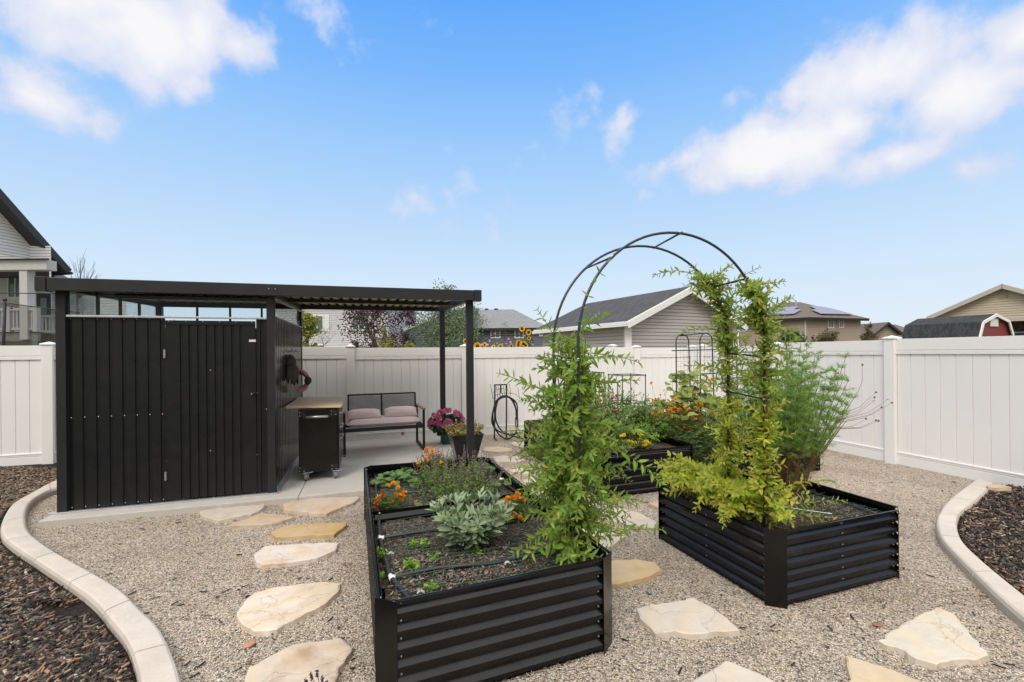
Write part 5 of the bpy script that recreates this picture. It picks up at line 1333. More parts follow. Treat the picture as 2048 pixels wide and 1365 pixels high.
for p, q in rungs:
    p, q = np.array(p), np.array(q); t = (q - p) / np.linalg.norm(q - p)
    b = MB(); b.tube([p - t * .02, q + t * .02], .0062, 8); b.ball(p, .011, 1, 5); b.build('rung', ['tube', 'galv'], arch, True)

# ------------------------------------------------------------------ trellises in the far beds
def trellis(label, arches, y0, y1, m, root_loc):
    root = thing('trellis', root_loc, label, 'trellis')
    for x, y, hw, zt_ in arches:
        b = MB(); pts = [(x - hw, y, .38)] + [(x - hw * math.cos(a), y, zt_ - hw + hw * math.sin(a)) for a in [math.pi * i / 14 for i in range(15)]] + [(x + hw + .03, y, .38)]
        b.tube(pts, .008, 8); b.build('hoop', m, root, True)
    xs = [a[0] for a in arches]
    return root
tr = trellis('black arched trellis with green netting behind the right vine', [(3.955, 5.0, .10, 1.72), (4.335, 5.0, .10, 1.735)], 0, 0, 'tube', (4.15, 5.0, .4))
b = MB()
for z, x0, x1 in ((1.505, 3.78, 4.65), (1.185, 3.78, 4.65), (.80, 3.9, 4.6)): b.tube([(x0, 4.99, z), (x1, 4.99, z + .012)], .008, 8)
b.tube([(3.9, 5.01, 1.70), (4.36, 5.01, 1.74)], .008, 8); b.build('crossbar', 'tube', tr, True)
b = MB()
for i in range(12): b.tube([(3.86 + i * .055, 4.995, .8), (3.86 + i * .055, 4.995, 1.68)], .0011, 4)
for i in range(15): b.tube([(3.84, 4.995, .82 + i * .06), (4.5, 4.995, .83 + i * .06)], .0011, 4)
b.build('netting', 'wire', tr)
tr2 = thing('trellis', (5.05, 4.75, .4), 'black tall trellis frame rising between vine and cosmos', 'trellis')
b = MB()
for x in (4.62, 5.02, 5.48): b.tube([(x, 4.75, .38), (x - .02, 4.75, 1.50), (x - .06, 4.75, 1.72 if x > 5.4 else 1.62)], .008, 8)
b.build('upright', 'tube', tr2, True)
b = MB()
for z in (1.475, 1.145): b.tube([(4.5, 4.745, z), (5.6, 4.745, z + .01)], .008, 8)
b.build('crossbar', 'tube', tr2, True)
b = MB()
for i in range(9): b.tube([(4.66 + i * .1, 4.75, .6), (4.66 + i * .1, 4.75, 1.5)], .0011, 4)
b.build('netting', 'wire', tr2)
def cage(label, x, y, w_, d_, zt_, zm):
    root = thing('tomato_cage', (x, y, .4), label, 'plant cage', 'square green plant cages in the middle bed')
    for i, j in ((0, 0), (1, 0), (1, 1), (0, 1)):
        b = MB(); b.tube([(x + i * w_, y + j * d_, .38), (x + i * w_, y + j * d_, zt_)], .007, 8); b.build('upright', 'greentube', root, True)
    for z in (zt_, zm):
        b = MB()
        for p, q in (((0, 0), (1, 0)), ((1, 0), (1, 1)), ((1, 1), (0, 1)), ((0, 1), (0, 0))):
            b.tube([(x + p[0] * w_, y + p[1] * d_, z), (x + q[0] * w_, y + q[1] * d_, z)], .006, 8)
        for i, j in ((0, 0), (1, 0), (1, 1), (0, 1)): b.ball((x + i * w_, y + j * d_, z), .012, 0, 5)
        b.build('ring', 'greentube', root, True)
cage('square green stake cage, widest and nearest of the three', 3.05, 5.0, .335, .34, 1.195, .845)
cage('square green stake cage behind the nearest one', 2.72, 5.45, .32, .32, 1.215, .9)
cage('square green stake cage half hidden by the left vine', 2.62, 4.9, .30, .30, 1.12, .80)
GREEN_VINE = leafmat('vine_leaf_green', [(.17, .29, .04), (.22, .37, .05), (.27, .43, .06), (.21, .35, .07), (.32, .48, .09), (.36, .47, .09), (.26, .41, .06), (.23, .37, .06), (.30, .45, .10), (.28, .43, .08), (.54, .46, .07)], .42, .45, .4)
UPPER_VINE = leafmat('vine_leaf_fresh', [(.22, .34, .05), (.28, .41, .06), (.34, .46, .08), (.30, .40, .06), (.40, .48, .09), (.48, .46, .09), (.25, .38, .07)], .42, .46, .4)
YELLOW_VINE = leafmat('vine_leaf_yellowing', [(.38, .50, .05), (.48, .57, .06), (.58, .62, .08), (.43, .54, .07), (.64, .62, .10), (.54, .59, .10), (.28, .42, .06), (.72, .57, .14), (.52, .60, .08)], .42, .48, .4)
# --- left vine
def vine_left():
    root = plant('climbing_vine', (1.0, 2.30, .385), 'dense green climbing vine on the left leg of the garden arch', 'vine')
    A = Acc(); S = MB()
    base = np.array([1.0, 2.30, .385])
    tr = []
    for k in range(7):
        a = rng.uniform(0, 6.28)
        zz = np.linspace(0, rng.uniform(1.0, 1.27), 15); P = np.stack([1.03 + .09 * np.minimum(1, zz * 1.6) + .04 * np.sin(zz * 6 + k), 2.30 + .045 * k * np.minimum(1, zz * 2) * .9 - .03 + .03 * np.cos(zz * 7 + k), .385 + zz], 1); tr.append(P); S.tube(P, list(np.linspace(.006, .003, len(P))), 5)
    S.tube([base + (.06, -.05, 0), base + (.10, -.02, .10), base + (.19, .03, .2)], [.012, .010, .007], 6)
    for k in range(300):
        P0 = tr[rng.integers(len(tr))]; f = rng.beta(1.35, 1.05); p = P0[int(f * (len(P0) - 1))]
        z = p[2]
        wide = .08 + .105 * math.exp(-((z - .80) / .36) ** 2)
        a = rng.uniform(0, 6.28); ln = rng.uniform(.4, 1.7) * wide * 1.3 + .02
        P = path(p, (math.cos(a), math.sin(a), rng.uniform(-.1, .9)), ln, 8, -2.2, .5)
        S.tube(P, .0016, 4, cap=False); shoot_leaves(A, P, .026, .062, .021, spread=1., start=.1)
    # named long shoots seen against the background
    for p, d, ln, g in [((1.0, 2.35, 1.25), (-.9, .1, .55), .36, -1.2), ((1.0, 2.3, 1.05), (-1, .0, .25), .33, -.6), ((1.02, 2.3, .85), (-1, -.1, .3), .34, -1.5), ((1.15, 2.3, 1.45), (.8, -.1, .25), .36, -1.8), ((1.15, 2.3, 1.3), (1, -.1, .2), .36, -1.), ((1.12, 2.25, 1.1), (1, -.3, .1), .42, -1.2),
                        ((1.12, 2.22, .98), (1, -.25, .2), .52, -2.2), ((1.1, 2.2, .72), (1, -.2, .05), .36, -.9), ((1.08, 2.18, .52), (1, .0, .12), .50, -.5), ((1.0, 2.2, .60), (-1, -.25, -.1), .34, -.8), ((.98, 2.22, .52), (-.9, -.4, .0), .26, -.8), ((1.0, 2.25, .47), (-.3, -1, .25), .25, -1.5), ((1.1, 2.2, .5), (.5, -.6, .3), .22, -1.), ((1.05, 2.4, 1.55), (-.5, 0, .8), .24, -.8), ((1.12, 2.3, 1.6), (.6, .1, .6), .24, -2), ((1.12, 2.3, .62), (.9, -.5, .1), .34, -1.6)]:
        P = path(p, d, ln, 10, g, .25); S.tube(P, .0016, 4, cap=False); shoot_leaves(A, P, .027, .066, .022, tip=.5)
    # sparse leaves up the hoop
    P = np.array([onhoop(H1, R(a)) for a in range(0, 52, 4)]); P[:, 1] -= .01
    shoot_leaves(A, P, .075, .055, .015, spread=1.2, tip=.8)
    A.build('foliage', GREEN_VINE, root); S.build('stem', 'brown', root, True)
vine_left()
def vine_right():
    root = plant('climbing_vine', (2.45, 2.32, .375), 'yellow green climbing vine spilling from the right leg of the garden arch', 'vine')
    A = Acc(); S = MB(); U = Acc()
    legs = []
    for hh, amax in ((H1, 38), (H2, 50)):
        legs.append(np.array([(hh[1], hh[2], z) for z in np.linspace(.45, 1.5, 14)] + [onhoop(hh, R(180 - a)) for a in range(4, amax, 4)]))
    for P in legs:
        for k in range(2): S.tube(P + np.array([.012 * math.sin(k * 3), -.012, 0]) + rng.normal(0, .004, P.shape), .0035, 5)
        for i in range(3):
            shoot_leaves(A, P[:9] + rng.normal(0, .012, P[:9].shape), .024, .066, .034, spread=1.1, tip=1., kind='oval' if i else 'lance', start=.0)
            shoot_leaves(U, P[8:] + rng.normal(0, .012, P[8:].shape), .026 + .008 * i, .060, .027, spread=1.1, tip=.9, kind='oval' if i else 'lance', start=.0)
    for k in range(210):      # shoots off both legs, fewer and longer near the top
        P0 = legs[k % 2]; f = rng.uniform(.12, 1.0); p = P0[int(f * (len(P0) - 1))]
        a = rng.uniform(0, 6.28); ln = rng.uniform(.06, .22)
        P = path(p, (math.cos(a), math.sin(a) * .6, rng.uniform(-.2, .9)), ln, 7, -1.5, .5); S.tube(P, .0014, 4, cap=False); shoot_leaves(U if p[2] > 1.15 else A, P, .024, .058, .0195)
    for p, d, ln, g in [((2.17, 2.59, 2.02), (-1, 0, .35), .36, -2.2), ((2.25, 2.58, 1.95), (-.7, 0, .8), .2, -1.), ((2.30, 2.5, 1.92), (.6, -.4, .5), .28, -1.), ((2.42, 2.60, 1.62), (-1, 0, .55), .42, -2.6), ((2.42, 2.58, 1.80), (-.8, -.2, .7), .3, -1.4), ((2.35, 2.5, 1.85), (.5, -.3, .5), .3, -2.6), ((2.40, 2.58, 1.36), (-1, -.1, .35), .40, -.9), ((2.42, 2.58, 1.22), (-1, 0, .45), .42, -.8), ((2.42, 2.58, 1.05), (-1, -.1, .25), .34, .2), ((2.40, 2.25, 1.62), (.7, 0, .8), .30, -.8), ((2.40, 2.25, 1.5), (1, 0, .7), .33, -.9), ((2.4, 2.25, 1.42), (.8, -.2, .8), .26, -1),
                        ((2.42, 2.55, 1.48), (.4, -.9, .1), .34, -.7), ((2.38, 2.3, 1.44), (-.3, .9, .0), .30, -.3), ((2.42, 2.55, 1.40), (.2, -.9, .1), .34, -.6), ((2.4, 2.3, .9), (.9, -.3, .5), .26, -1.5), ((2.4, 2.3, 1.0), (-.5, .8, .4), .3, -1)]:
        P = path(p, d, ln, 10, g, .3); S.tube(P, .0015, 4, cap=False); shoot_leaves(U if p[2] > 1.0 else A, P, .026, .056, .017, tip=.5)
    # heap of foliage in the bed
    for k in range(250):
        u = rng.beta(1.2, 1.15); c = np.array([2.40, 2.30, .44]) + np.array([-.03, .75, .02]) * u * rng.uniform(.6, 1.1)
        a = rng.uniform(1.6, 5.0) if rng.random() < .6 else rng.uniform(0, 6.28); ln = rng.uniform(.10, .30)
        P = path(c + rng.normal(0, .05, 3) * (1, 1, .6) + (0, 0, .06), (math.cos(a), math.sin(a), rng.uniform(.0, 1.2)), ln, 8, -3.2, .5); P[:, 2] = np.maximum(P[:, 2], .40 if 1 else 0)
        S.tube(P, .0015, 4, cap=False); shoot_leaves(A, P, .025, .064, .028, kind='oval' if rng.random() < .6 else 'lance')
    for k in range(16):     # taller tuft between the legs
        a = rng.uniform(0, 6.28); P = path((2.42 + rng.normal(0, .06), 2.42 + rng.normal(0, .09), rng.uniform(.6, 1.0)), (math.cos(a), math.sin(a), 1.), rng.uniform(.1, .25), 7, -2, .5)
        S.tube(P, .0014, 4, cap=False); shoot_leaves(A, P, .028, .055, .02)
    for p, d, ln in [((2.30, 2.6, .52), (-1, -.5, .1), .34), ((2.30, 2.75, .55), (-1, -.4, .3), .30), ((2.26, 2.45, .50), (-.6, -.6, -.1), .28), ((2.5, 2.2, .5), (.9, -.5, .5), .36), ((2.5, 2.25, .6), (1, -.2, .5), .42), ((2.5, 2.2, .46), (1, -.5, .2), .30), ((2.3, 2.9, .6), (-1, -.1, .5), .25)]:
        P = path(p, d, ln, 10, -1.5, .3); S.tube(P, .0015, 4, cap=False); shoot_leaves(A, P, .026, .055, .018)
    A.build('foliage', YELLOW_VINE, root); U.build('upper_foliage', UPPER_VINE, root); S.build('stem', 'brown', root, True)
vine_right()

# --- feathery cosmos
COSMOS = leafmat('cosmos_leaf', [(.20, .34, .07), (.25, .42, .08), (.30, .47, .13), (.23, .37, .10), (.33, .46, .15)], .5, .4, .3)
COSMOS_LOW = leafmat('cosmos_lower_leaf', [(.17, .22, .04), (.22, .19, .06), (.20, .13, .06), (.16, .20, .05)], .6, .3, .3)
def cosmos():
    root = plant('cosmos_plant', (3.12, 2.72, .375), 'tall feathery cosmos plant with reddish stems in the right bed', 'flowering plant')
    S = MB(); A = Acc(); B_ = Acc()
    tips = []
    for k in range(58):
        u = rng.uniform(-1, 1); v = rng.uniform(-1, 1)
        b0 = np.array([3.14 + .11 * u, 2.74 + .10 * v, .375])
        lean = np.array([.28 * u + .13 + rng.normal(0, .06), .22 * v + rng.normal(0, .07), 1.0])
        ln = rng.uniform(.85, 1.28) * (1.0 - .14 * abs(u))
        if k < 10: lean = np.array([-.30 + .06 * k, .30 - .02 * k, 1.]); ln = rng.uniform(.9, 1.15)
        P = path(b0, lean, ln, 12, -.10 if u < .4 else -.35, .16)
        S.tube(P, list(np.linspace(.0042, .0012, len(P))), 5, cap=False); tips.append(P)
        for f in np.linspace(.10, 1., 22):
            p = P[min(len(P) - 1, int(f * (len(P) - 1)))] + rng.normal(0, .004, 3)
            t = unit(P[-1] - P[0])
            for q in range(3 if f > .42 else int(rng.random() < .35)):
                a = rng.uniform(0, 6.28); fr = path(p, (math.cos(a), math.sin(a), rng.uniform(.35, 1.0)), rng.uniform(.055, .11) * (1.12 - .5 * f), 4, -1.5, .3)
                n = 25; w_ = rng.uniform(0, 1, n); ii = np.minimum((w_ * 4).astype(int), 3); pos = fr[ii] + (fr[ii + 1] - fr[ii]) * (w_ * 4 - ii)[:, None]
                d = unit(unit(fr[-1] - fr[0])[None] * .8 + rng.normal(0, .6, (n, 3)))
                acc = A if (f > .42 or rng.random() < .25) else B_
                acc.add(place('hair', pos, d, rdir(n), rng.uniform(.022, .050, n), .0034))
                acc.add(place('hair', fr[:1], (fr[-1] - fr[0])[None], rdir(1), np.linalg.norm(fr[-1] - fr[0]), .003))
    A.build('foliage', COSMOS, root, False); B_.build('lower_foliage', COSMOS_LOW, root, False)
    # bare flowering stalks to the right
    fl = []
    for px, py in [(1690, 716), (1749, 795), (1775, 800), (1784, 806), (1752, 785), (1747, 803), (1763, 815), (1732, 838), (1752, 841), (1642, 745), (1666, 870 - 30), (1667, 870), (1725, 730), (1757, 842)]:
        q = ony(px, py, 2.75 + rng.uniform(-.06, .06)); fl.append(q)
        s0 = q * .45 + np.array([3.36, 2.75, .92]) * .55 - np.array([0, 0, .06])
        if px < 1730 and py < 800: s0 = q + np.array([-.05, 0, -.22])
        S.tube([s0, (s0 + q) / 2 + (.02, 0, -.03), q], [.002, .0015, .001], 4, cap=False)
        S.tube([(3.15, 2.74, .40), (3.15, 2.74, .40) * np.array([.4, .4, .4]) + s0 * .6 + (-.02, 0, -.05), s0], [.004, .003, .002], 5, cap=False)
    S.build('stem', 'redstem', root, True)
    pk = plain('pink_petal', (.62, .27, .48), .6, .3); bd = plain('dry_bud', (.20, .11, .06), .8, .2)
    for i, q in enumerate(fl):
        a = Acc(); n = 8
        if i in (0, 2, 5):
            an = np.linspace(0, 6.28, n, endpoint=False); d = np.stack([np.cos(an), np.sin(an), np.full(n, .25)], 1)
            a.add(place('petal', np.repeat(q[None], n, 0), d, np.tile([0, 0, 1.], (n, 1)), .026, .017)); a.build('flower', pk, root)
        else:
            b = MB(); b.ball(q, .008, 0, 5, 1.2); b.build('seed_head', bd, root)
cosmos()

# --- marigolds
ORANGE = leafmat('marigold_orange', [(.88, .33, .012), (.95, .42, .015), (.90, .27, .012), (.95, .50, .03)], .6, .25, .25)
RUST = leafmat('marigold_rust', [(.55, .13, .02), (.68, .19, .02), (.42, .11, .025)], .6, .2, .25)
YEL = leafmat('marigold_yellow', [(.90, .66, .02), (.93, .74, .04), (.86, .56, .015)], .6, .25, .25)
def head_mesh(name, mat, r=.02, flat=.65):
    A = Acc(); n = 62
    ph = np.arccos(1 - rng.uniform(0, 1.1, n)); th = rng.uniform(0, 6.28, n)
    d = np.stack([np.sin(ph) * np.cos(th), np.sin(ph) * np.sin(th), np.cos(ph) * flat + .1], 1)
    A.add(place('petal', d * r * .25, d + rng.normal(0, .15, d.shape), rdir(n, 1.), r * rng.uniform(.7, 1., n), r * .62))
    V, F = np.concatenate(A.V), np.concatenate(A.F)
    o = mesh_np(name, V, F, mat); me = o.data; bpy.data.objects.remove(o); return me
HEADS = {'o': head_mesh('marigold_head', ORANGE), 'r': head_mesh('marigold_head', RUST), 'y': head_mesh('marigold_head', YEL)}
def flower(me, p, parent, s_=1., tilt=.4, name='flower'):
    o = bpy.data.objects.new(name, me); col.objects.link(o); o.parent = parent
    o.location = Vector(tuple(map(float, p))) - Vector(parent.location)
    o.rotation_euler = (rng.normal(-.1, tilt), rng.normal(0, tilt), rng.uniform(0, 6)); o.scale = (s_, s_, s_)
    return o
FERN = leafmat('marigold_leaf', [(.07, .13, .03), (.10, .17, .04), (.13, .20, .05), (.16, .17, .06)], .55, .3, .3)
def marigold(loc, r, h, fl, label, nst=34, leaf=FERN, dens=1., group=None, hs=1.):
    loc = np.array(loc, float)
    root = plant('marigold_plant', loc, label, 'marigold', group); S = MB(); A = Acc()
    for k in range(nst):
        a = rng.uniform(0, 6.28); q = rng.uniform(0, 1) ** .6
        P = path(loc + rng.normal(0, .2 * r, 3) * (1, 1, 0), (math.cos(a) * q * r / h * 1.2, math.sin(a) * q * r / h * 1.2, 1), h * rng.uniform(.55, .95), 6, -.4, .3)
        S.tube(P, .0018, 4, cap=False)
        for f in np.linspace(.15, 1, int(9 * dens)):
            p = P[min(6, int(f * 6))]; a2 = rng.uniform(0, 6.28); d = np.array([math.cos(a2), math.sin(a2), .35])
            n = 9; t = np.linspace(.1, 1, n)[:, None] * .05
            pos = p + d * t; sd2 = np.where(np.arange(n) % 2, 1, -1)[:, None] * np.array([-math.sin(a2), math.cos(a2), 0.2])
            A.add(place('diamond', pos, d * .6 + sd2 + rng.normal(0, .2, (n, 3)), rdir(n, 1.5), rng.uniform(.014, .024, n), .0055))
    for p, kd, s_ in fl:
        p = np.array(p, float); S.tube([loc + (p - loc) * (.3, .3, .2), loc + (p - loc) * (.8, .8, .6), p], .0017, 4, cap=False)
    A.build('foliage', leaf, root, False); S.build('stem', 'stem', root, True)
    for p, kd, s_ in fl: flower(HEADS[kd], p, root, s_ * hs)
    return root
def at_list(lst, Y): return [(ony(x, y, Y + rng.uniform(-.05, .05)), k, s_) for x, y, k, s_ in lst]
marigold((.15, 3.33, .385), .14, .15, at_list([(776, 972, 'o', .8), (787, 968, 'o', 1), (796, 976, 'o', .85), (809, 986, 'o', .9), (792, 990, 'r', .7), (764, 993, 'r', .9), (757, 997, 'o', .9), (798, 993, 'o', 1.1), (805, 992, 'o', 1.0), (780, 1004, 'o', 1.3), (758, 1002, 'o', .7), (752, 1008, 'r', .9), (748, 1018, 'r', .9), (779, 1024, 'r', .9), (803, 1000, 'r', .8), (766, 985, 'r', .7)], 3.28), 'small orange marigold in the front left of the far half of the front bed')
marigold((.62, 4.25, .385), .12, .2, at_list([(854, 899, 'o', 1.1), (852, 905, 'o', 1.1), (865, 902, 'o', 1.1), (864, 898, 'o', 1), (879, 911, 'o', 1.2), (858, 917, 'o', 1.3), (862, 914, 'o', 1.2), (851, 920, 'o', 1.1), (838, 927, 'y', 1.1), (842, 924, 'y', 1), (840, 934, 'r', 1.1), (851, 924, 'r', .9), (882, 926, 'y', .9), (845, 913, 'r', .7)], 4.2), 'tall orange marigold at the back rim of the front bed')
marigold((.93, 2.86, .385), .15, .15, at_list([(1008, 1004, 'o', 1.2), (1015, 1000, 'o', 1.2), (1024, 998, 'o', 1.25), (1030, 996, 'o', 1.1), (1036, 998, 'o', 1.1), (1046, 1000, 'o', .9), (1052, 1003, 'o', 1), (990, 1025, 'o', 1.3), (998, 1028, 'o', 1.3), (986, 1029, 'o', 1.0), (1002, 1010, 'o', 1.1), (1020, 1010, 'o', 1.2), (1027, 1031, 'o', 1.2), (1040, 1039, 'o', 1.2), (1035, 990, 'o', 1), (1005, 1022, 'r', .8)], 2.82), 'bright orange marigold beside the sage plant in the front bed')
marigold((2.62, 3.02, .375), .12, .14, at_list([(1344, 964, 'r', .9), (1394, 942, 'o', 1.1), (1388, 946, 'r', .9), (1378, 945, 'r', .8), (1407, 962, 'o', 1.), (1362, 958, 'o', .8), (1428, 962, 'r', .7)], 2.95), 'small orange marigold buried in the yellowing vine of the right bed', nst=20)
marigold((2.98, 4.45, .40), .20, .09, at_list([(1256, 884, 'y', 1.3), (1262, 886, 'y', 1.3), (1270, 887, 'y', 1.1), (1286, 888, 'y', 1.5), (1292, 885, 'y', 1.5), (1298, 889, 'y', 1.4), (1289, 892, 'y', 1.3), (1279, 870, 'y', 1.4), (1284, 872, 'y', 1.2), (1280, 880, 'y', 1.0), (1243, 873, 'y', 1.), (1301, 892, 'y', 1.2), (1248, 871, 'y', 1.1)], 4.42), 'low yellow marigold at the front of the middle bed', nst=26)
GREYFERN = leafmat('marigold_bush_leaf', [(.10, .17, .05), (.14, .21, .07), (.18, .25, .09), (.13, .17, .07)], .55, .3, .3)
big = [(x, y + 4, 'o' if rng.random() < .75 else 'r', rng.uniform(.8, 1.15)) for x, y in zip(rng.uniform(1300, 1430, 44), rng.normal(818, 20, 44))] + [(1400, 812, 'r', 3.0), (1378, 855, 'o', 1.4), (1400, 866, 'o', 1.4), (1405, 848, 'r', 1.2), (1390, 840, 'o', 1.4), (1335, 822, 'o', 1.4), (1346, 826, 'o', 1.5), (1357, 821, 'o', 1.5), (1322, 826, 'o', 1.4), (1375, 822, 'o', 1.3), (1418, 762, 'o', 1.5), (1424, 760, 'o', 1.3)]
marigold((3.85, 4.75, .12), .62, .84, at_list(big, 4.6), 'big bushy orange marigold between the middle and farthest beds', nst=300, leaf=GREYFERN, dens=1.9, hs=.85)

# --- sage, basil, strawberries, sprigs in the front bed
SAGE = leafmat('sage_leaf', [(.21, .30, .17), (.27, .36, .22), (.31, .39, .26), (.25, .33, .16), (.36, .43, .30), (.27, .33, .12)], .75, .2, .15)
def sage():
    c = np.array([.56, 2.58, .39]); root = plant('sage_plant', c, 'grey green sage plant with long soft leaves in the front bed', 'herb'); A = Acc(); S = MB()
    for k in range(58):
        a = rng.uniform(0, 6.28); q = rng.uniform(0, 1) ** .55
        P = path(c + (.05 * math.cos(a), .05 * math.sin(a), .0), (math.cos(a) * q * .85, math.sin(a) * q * .85, 1), rng.uniform(.13, .275), 6, -.5, .2)
        S.tube(P, .0022, 5, cap=False)
        for f in (.35, .6, .8, 1.):
            p = P[int(f * 6)]; n = 4 if f < 1 else 6; an = rng.uniform(0, 6.28) + np.arange(n) * 6.28 / n
            t = unit(P[-1] - P[-3]); d = np.stack([np.cos(an), np.sin(an), np.zeros(n)], 1) * (1. if f < 1 else .6) + t * (.55 if f < 1 else .9) + rng.normal(0, .15, (n, 3))
            sz = rng.uniform(.060, .102, n) * (1 if f < 1 else .75)
            A.add(place('sage', np.repeat(p[None], n, 0), d, np.tile(t, (n, 1)) + rng.normal(0, .2, (n, 3)), sz, sz * .30))
    A.build('foliage', SAGE, root); S.build('stem', 'stem', root, True)
sage()
BASIL = leafmat('basil_leaf', [(.10, .17, .025), (.14, .23, .035), (.18, .28, .05), (.12, .19, .04), (.22, .25, .07)], .5, .3, .35)
PURP = leafmat('basil_flower', [(.10, .045, .09), (.17, .08, .14), (.26, .15, .17), (.34, .22, .16), (.50, .40, .46)], .7, .2, .2)
def basil():
    c = np.array([.66, 3.62, .385]); root = plant('basil_plant', c, 'bushy basil with purple flower spikes in the far half of the front bed', 'herb'); A = Acc(); B_ = Acc(); S = MB()
    for k in range(170):
        x, y = rng.uniform(-1, 1), rng.uniform(-1, 1)
        if x * x + y * y > 1: continue
        p0 = c + np.array([x * .30, y * .42, 0]); h = .20 * (1 - .45 * (x * x + y * y)) * rng.uniform(.7, 1.2) + .03
        P = path(p0, (x * .4 + rng.normal(0, .15), y * .3 + rng.normal(0, .15), 1), h, 6, -.2, .3); S.tube(P, .0016, 4, cap=False)
        shoot_leaves(A, P, .022, .030, .013, 'oval', tip=.7)
        if rng.random() < .75:
            Q = path(P[-1], P[-1] - P[-2], rng.uniform(.05, .11), 6, 0, .15); S.tube(Q, .001, 4, cap=False)
            n = 30; w_ = np.repeat(np.linspace(0, 1, 6), 5)[:n]; pos = Q[0] + (Q[-1] - Q[0]) * w_[:, None] + rng.normal(0, .0025, (n, 3))
            B_.add(place('diamond', pos, rdir(n), rdir(n), .009, .006))
    A.build('foliage', BASIL, root); B_.build('flower_spikes', PURP, root, False); S.build('stem', 'stem', root, True)
basil()
STRAW = leafmat('strawberry_leaf', [(.065, .13, .03), (.09, .175, .045), (.12, .21, .06), (.10, .17, .06), (.15, .21, .06)], .5, .25, .35)
def strawberry(label, spots, n, sz=.052, mat=STRAW):
    c = np.mean([s_[:2] for s_ in spots], axis=0); root = plant('strawberry_plant', (c[0], c[1], .385), label, 'strawberry plant'); A = Acc(); S = MB()
    for x, y, r, h in spots:
        for k in range(n):
            a = rng.uniform(0, 6.28); q = rng.uniform(.1, 1)
            tip_ = np.array([x + r * q * math.cos(a), y + r * q * math.sin(a), .385 + h * (1 - .5 * q) * rng.uniform(.6, 1.1)])
            S.tube([(x, y, .385), ((x + tip_[0]) / 2, (y + tip_[1]) / 2, tip_[2] * .8 + .08), tip_], .0014, 4, cap=False)
            for j in (-1.1, 0, 1.1):
                b_ = a + j; s_ = sz * rng.uniform(.75, 1.15)
                A.add(place('berry', tip_[None], np.array([[math.cos(b_), math.sin(b_), -.15]]) + rng.normal(0, .12, (1, 3)), np.array([[.4 * math.cos(a), .4 * math.sin(a) - .2, 1.]]) + rng.normal(0, .2, (1, 3)), s_, s_ * .9))
    A.build('foliage', mat, root); S.build('stem', 'stem', root, True)
    return root
strawberry('leafy strawberry plants in the far left corner of the front bed', [(.19, 4.02, .15, .10), (.42, 3.93, .17, .11), (.30, 4.15, .12, .09)], 22)
strawberry('strawberry plant at the far right corner of the front bed', [(.98, 4.05, .12, .13), (1.0, 3.62, .10, .07)], 13)
strawberry('small yellowing strawberry plant with red berries behind the cross brace', [(.35, 3.33, .07, .05)], 5, .04, leafmat('strawberry_yellow', [(.22, .25, .05), (.14, .20, .05)]))
b = MB()
for x, y in [(823, 1000), (829, 1005), (835, 1002), (826, 1008), (742, 965), (745, 970), (747, 962)]:
    p = onz(x, y, .40); b.ball(p, .009, 0, 5, 1.2)
tag(b.build('fallen_strawberries', plain('berry_red', (.30, .02, .02), .4), None, True), 'few ripe red strawberries scattered on the soil of the front bed', 'strawberries', None, 'stuff')
SPRIG = leafmat('mint_leaf', [(.16, .30, .03), (.22, .38, .05), (.28, .42, .06)], .5, .35, .3)
for i, (px, h, lab) in enumerate([((824, 1096), .05, 'light green mint sprig nearest the upper drip pipe'), ((850, 1098), .045, 'light green mint sprig left of the sage plant'), ((868, 1120), .03, 'small mint sprig below the sage plant'), ((826, 1140), .05, 'bushiest mint sprig behind the near drip pipe'), ((757, 1120), .05, 'mint sprig squeezed between wall and drip pipe'), ((862, 1182), .03, 'little mint seedling at the near rim of the front bed'), ((760, 1160), .03, 'tiny mint sprig near the front left corner post'), ((948, 1105), .05, 'bright green mint growing out from under the sage')]):
    p = onz(*px, .39); root = plant('mint_sprig', p, lab, 'herb', 'mint sprigs in the front bed'); A = Acc()
    for k in range(6 if i not in (3, 7) else 12):
        P = path(p + rng.normal(0, .012, 3) * (1, 1, 0), (rng.normal(0, .5), rng.normal(0, .5), 1), h * rng.uniform(.6, 1.3), 4, -.5, .3); shoot_leaves(A, P, .012, .022, .013, 'oval', tip=.9)
    A.build('foliage', SPRIG, root)
# dry leaves on the soil and loose leaves on the gravel
DRY = leafmat('dry_leaf', [(.22, .11, .05), (.32, .18, .09), (.40, .25, .14), (.26, .10, .04)], .8, .1, .1)
def litter(name, label, x0, x1, y0, y1, z, n, sz=.028):
    pts = [(rng.uniform(x0, x1), rng.uniform(y0, y1)) for k in range(n)]
    return tag(chips(name, pts, 'mulchpale', z + .004, z + .016, (.35 * sz, 1.2 * sz), (.15 * sz, .4 * sz), .35, .0015), label, 'leaf litter', None, 'stuff')
litter('leaf_litter', 'brown dry leaf litter near the front rim of the front bed', .09, .75, 2.04, 2.5, .385, 700)
litter('leaf_litter', 'brown litter over the soil of the front bed', .07, 1.05, 2.4, 4.2, .385, 900, .018)
litter('leaf_litter', 'brown litter and dry stalks in the right bed', 2.5, 3.25, 2.14, 2.9, .375, 500, .024)
def fallen(px, sz, c, label, z=0.006, ang=.5):
    p = onz(*px, z); A = Acc(); T, F = TPL['oval']
    A.add(place('oval', (p + (0, 0, .008))[None], np.array([[math.cos(ang), math.sin(ang), .12]]), np.array([[.1, -.3, 1.]]), sz, sz * .55))
    o = A.build('fallen_leaf', leafmat('fallen_' + str(px[0]), [c, c], .6, .2), None); o.modifiers.new('t', 'SOLIDIFY').thickness = .0008
    tag(o, label, 'leaf')
fallen((268, 1037), .10, (.36, .40, .10), 'yellow green fallen leaf on the gravel in front of the shed', ang=.3)
